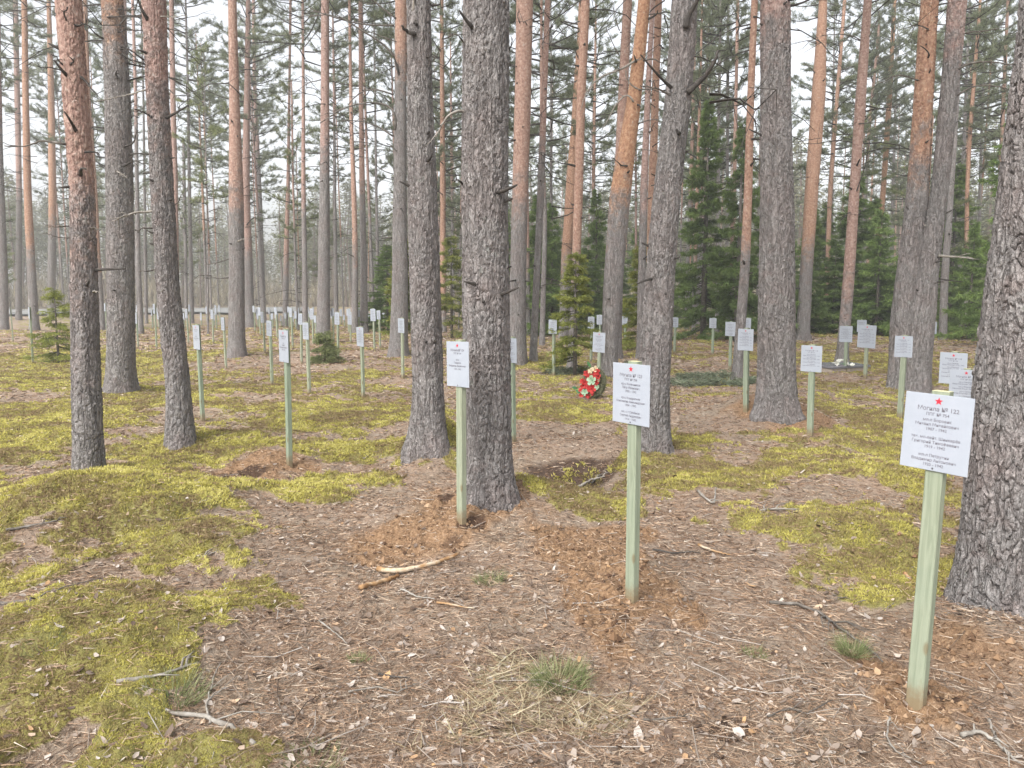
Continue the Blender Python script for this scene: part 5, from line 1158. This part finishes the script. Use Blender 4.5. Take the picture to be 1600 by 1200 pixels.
def litter():
    r = np.random.default_rng(33)
    # pine needles and fine twigs
    x, y = scatter(230000, 1.9, 40, r); z, ms, sl, pt, st = surf(x, y); k = r.random(len(x)) > ms * .75 + sl * .6
    x, y, z = x[k], y[k], z[k]; n = len(x); d = np.hypot(x, y); a = r.uniform(0, 6.283, n)
    acc = Acc(); dd = np.stack([np.cos(a), np.sin(a), r.normal(size=n) * .12 + .05], -1)
    c = np.stack([x, y, z + .004 + r.random(n) * .006], -1)
    blades(acc, c, dd, r.uniform(.03, .085, n) * (1 + sstep(8, 30, d) * 2), np.clip(.0011 * d, .0022, .05), 0, r.random(n), r)
    m = tint_mat('fallen_needles', [(0, (.085, .052, .036)), (.3, (.215, .135, .085)), (.65, (.33, .225, .15)), (.88, (.44, .34, .25)), (1, (.52, .45, .37))], .8)
    tag(link('needle_litter', acc.mesh('needle_litter', [m], False)), 'brown and tan fallen pine needles covering the ground', 'needle litter', kind='stuff')
    # thin twigs
    acc = Acc(); x, y = scatter(1300, 2.0, 12, r, .9); z, ms, *_ = surf(x, y); k = r.random(len(x)) > ms * .6
    for xx, yy, zz in zip(x[k], y[k], z[k]):
        l = r.uniform(.04, .28) * (1 if r.random() < .8 else 1.6); a = r.uniform(0, 6.283); b_ = a + r.normal() * .5
        p0 = np.array([xx, yy, 0.]); p1 = p0 + [math.cos(a) * l * .5, math.sin(a) * l * .5, 0]; p2 = p1 + [math.cos(b_) * l * .5, math.sin(b_) * l * .5, 0]
        P = np.array([p0, p1, p2]); P[:, 2] = H(P[:, 0], P[:, 1]) + .012 + r.random(3) * .015; w = r.uniform(.0012, .003)
        tube(acc, P, [w, w * .8, w * .4], 4, 0, r.random(), False)
    m = tint_mat('fine_twigs', [(0, (.08, .055, .04)), (.5, (.18, .135, .105)), (.85, (.28, .24, .205)), (1, (.42, .39, .36))], .85)
    tag(link('twig_litter', acc.mesh('twig_litter', [m], True)), 'fine grey and brown broken twigs strewn on the ground', 'twig litter', kind='stuff')
    # leaves: small curled sheets
    x, y = scatter(31000, 2.0, 34, r, .95); z, ms, sl, pt, st = surf(x, y); cl = fbm2(x * 1.3, y * 1.3, 3, 91)
    k = (r.random(len(x)) > ms * .66 + sl * .75) & (r.random(len(x)) < sstep(.25, .6, cl) + .25); x, y, z = x[k], y[k], z[k]; n = len(x)
    sz = np.minimum(r.gamma(2.6, .0034, n) + .0035, .024) * (1 + sstep(8, 30, np.hypot(x, y)) * 1.5); el = r.uniform(.3, .85, n); yaw = r.uniform(0, 6.283, n); tl = r.normal(size=(n, 2)) * .35; curl = r.normal(size=n) * .5
    g = np.array([[-1, 0], [-.45, -.8], [.45, -.7], [1, 0], [.4, .75], [-.5, .8], [0, 0]], float)
    jit = 1 + r.normal(size=(n, 7, 2)) * .24; U = g[None, :, 0] * jit[:, :, 0]; V = g[None, :, 1] * el[:, None] * jit[:, :, 1]
    Zl = curl[:, None] * (U ** 2) * .6 + np.abs(V) * .35 * (curl[:, None] > 0) + U * tl[:, :1] + V * tl[:, 1:]
    cX = x[:, None] + sz[:, None] * (U * np.cos(yaw)[:, None] - V * np.sin(yaw)[:, None]); cY = y[:, None] + sz[:, None] * (U * np.sin(yaw)[:, None] + V * np.cos(yaw)[:, None]); cZ = z[:, None] + sz[:, None] * Zl + .004 + sz[:, None] * .22
    T = np.array([[6, 0, 1], [6, 1, 2], [6, 2, 3], [6, 3, 4], [6, 4, 5], [6, 5, 0]]); tris = (np.arange(n)[:, None, None] * 7 + T[None]).reshape(-1, 3)
    acc = Acc(); acc.add(np.stack([cX, cY, cZ], -1).reshape(-1, 3), None, tris, 0, np.repeat(r.random(n), 7))
    m = tint_mat('dry_leaves', [(0, (.09, .06, .045)), (.25, (.19, .145, .115)), (.5, (.29, .235, .195)), (.72, (.39, .335, .29)), (.88, (.50, .455, .415)), (.95, (.44, .27, .14)), (.97, (.50, .32, .17)), (1, (.55, .51, .47))], .7, .15)
    tag(link('fallen_leaves', acc.mesh('fallen_leaves', [m], True)), 'pale curled dry leaves and bark flakes strewn on the ground', 'fallen leaves', kind='stuff')
    # crumbs of soil at the dug posts
    x, y = scatter(30000, 2.2, 11, r); z, ms, sl, pt, st = surf(x, y); k = (r.random(len(x)) < sl * .8); x, y, z = x[k], y[k], z[k]; n = len(x)
    s = r.gamma(2.0, .0032, n) + .003; o = np.array([[1, 0, 0], [-1, 0, 0], [0, 1, 0], [0, -1, 0], [0, 0, 1], [0, 0, -1]], float); Vv = np.stack([x, y, z + s * .3], -1)[:, None] + o[None] * s[:, None, None] * r.uniform(.6, 1.3, (n, 6, 1))
    T = np.array([[0, 2, 4], [2, 1, 4], [1, 3, 4], [3, 0, 4], [2, 0, 5], [1, 2, 5], [3, 1, 5], [0, 3, 5]]); acc = Acc()
    acc.add(Vv.reshape(-1, 3), None, (np.arange(n)[:, None, None] * 6 + T[None]).reshape(-1, 3), 0, np.repeat(r.random(n), 6))
    m = tint_mat('soil_crumbs', [(0, (.08, .045, .028)), (.4, (.19, .115, .065)), (.75, (.29, .19, .115)), (1, (.36, .255, .165))], .95)
    tag(link('soil_rubble', acc.mesh('soil_rubble', [m], False)), 'orange-brown crumbs of freshly dug soil round the posts', 'soil', kind='stuff')
litter()

def grasses():
    r = np.random.default_rng(35); acc = Acc()
    x, y = scatter(60000, 2.2, 14, r); z, ms, sl, pt, st = surf(x, y); k = r.random(len(x)) < st * 1.0; x, y, z = x[k], y[k], z[k]; n = len(x)
    a = r.uniform(0, 6.283, n); dd = np.stack([np.cos(a), np.sin(a), r.uniform(.04, .60, n)], -1)
    blades(acc, np.stack([x, y, z], -1), dd, r.uniform(.06, .17, n), .0043, 0, r.random(n) * .75, r)
    m = tint_mat('dry_grass', [(0, (.25, .19, .11)), (.4, (.41, .345, .22)), (.7, (.54, .48, .34)), (.8, (.16, .20, .07)), (1, (.20, .28, .09))], .8, .2)
    tag(link('dry_grass', acc.mesh('dry_grass', [m], False)), 'straw-coloured matted dry grass', 'grass', kind='stuff')
    gm = tint_mat('green_grass', [(0, (.11, .14, .055)), (.5, (.20, .24, .10)), (1, (.40, .38, .22))], .7, .3)
    for px, py, w, h, n, lb in [(1330, 1022, 34, 34, 320, 'small bright green grass tuft left of the nearest sign post'), (875, 1065, 80, 40, 520, 'loose green grass tuft amid straw in the lower middle'), (766, 908, 46, 18, 220, 'flat grass tuft right of the longest curved stick'),
                                (560, 1032, 30, 16, 140, 'small moss-green sprig in the lower middle litter'), (270, 1095, 90, 40, 420, 'grey-green grass patch between the bottom left twigs'), (70, 1015, 50, 30, 180, 'fine grass tuft on the left moss'), (1180, 1025, 34, 18, 120, 'dark green sprig in the litter right of centre'),
                                (1440, 905, 30, 20, 120, 'small green tuft beside the nearest post'), (490, 1190, 90, 20, 240, 'low green tuft at the bottom edge left of centre')]:
        gx, gy, gz = ground_pt(px, py); k_ = gy / F; acc = Acc(); a = r.uniform(0, 6.283, n); rr_ = np.sqrt(r.random(n)) * w / 2 * k_
        c = np.stack([np.cos(a) * rr_, np.sin(a) * rr_, 0 * a], -1); c[:, 2] = H(c[:, 0] + gx, c[:, 1] + gy) - gz
        dd = np.stack([np.cos(a) * .8, np.sin(a) * .8, np.full(n, .9)], -1) + r.normal(size=(n, 3)) * .35
        blades(acc, c, dd, r.uniform(.5, 1.2, n) * h * k_ * 1.1, .0032, 0, r.random(n), r)
        tag(link('grass_tuft', acc.mesh('tuft', [gm], False), None, (gx, gy, gz)), lb, 'grass tuft')
grasses()
print('objects', len(bpy.data.objects), 'labels', len(set(o.get('label') for o in bpy.data.objects if o.parent is None and o.get('label'))))

def haze():
    import bmesh
    m = bpy.data.materials.new('haze_air'); m.use_nodes = True; N = m.node_tree.nodes; N.remove(N['Principled BSDF'])
    v = N.new('ShaderNodeVolumePrincipled'); v.inputs['Color'].default_value = (.97, .965, .95, 1); v.inputs['Density'].default_value = .0031; v.inputs['Anisotropy'].default_value = .3
    m.node_tree.links.new(v.outputs[0], N['Material Output'].inputs['Volume'])
    bm = bmesh.new(); bmesh.ops.create_cube(bm, size=1); bmesh.ops.scale(bm, vec=(900, 900, 27), verts=bm.verts); me = bpy.data.meshes.new('haze'); bm.to_mesh(me); bm.free(); me.materials.append(m)
    tag(link('haze', me, None, (0, 0, 11.5)), 'thin pale haze in the forest air', 'haze', kind='stuff')
haze()
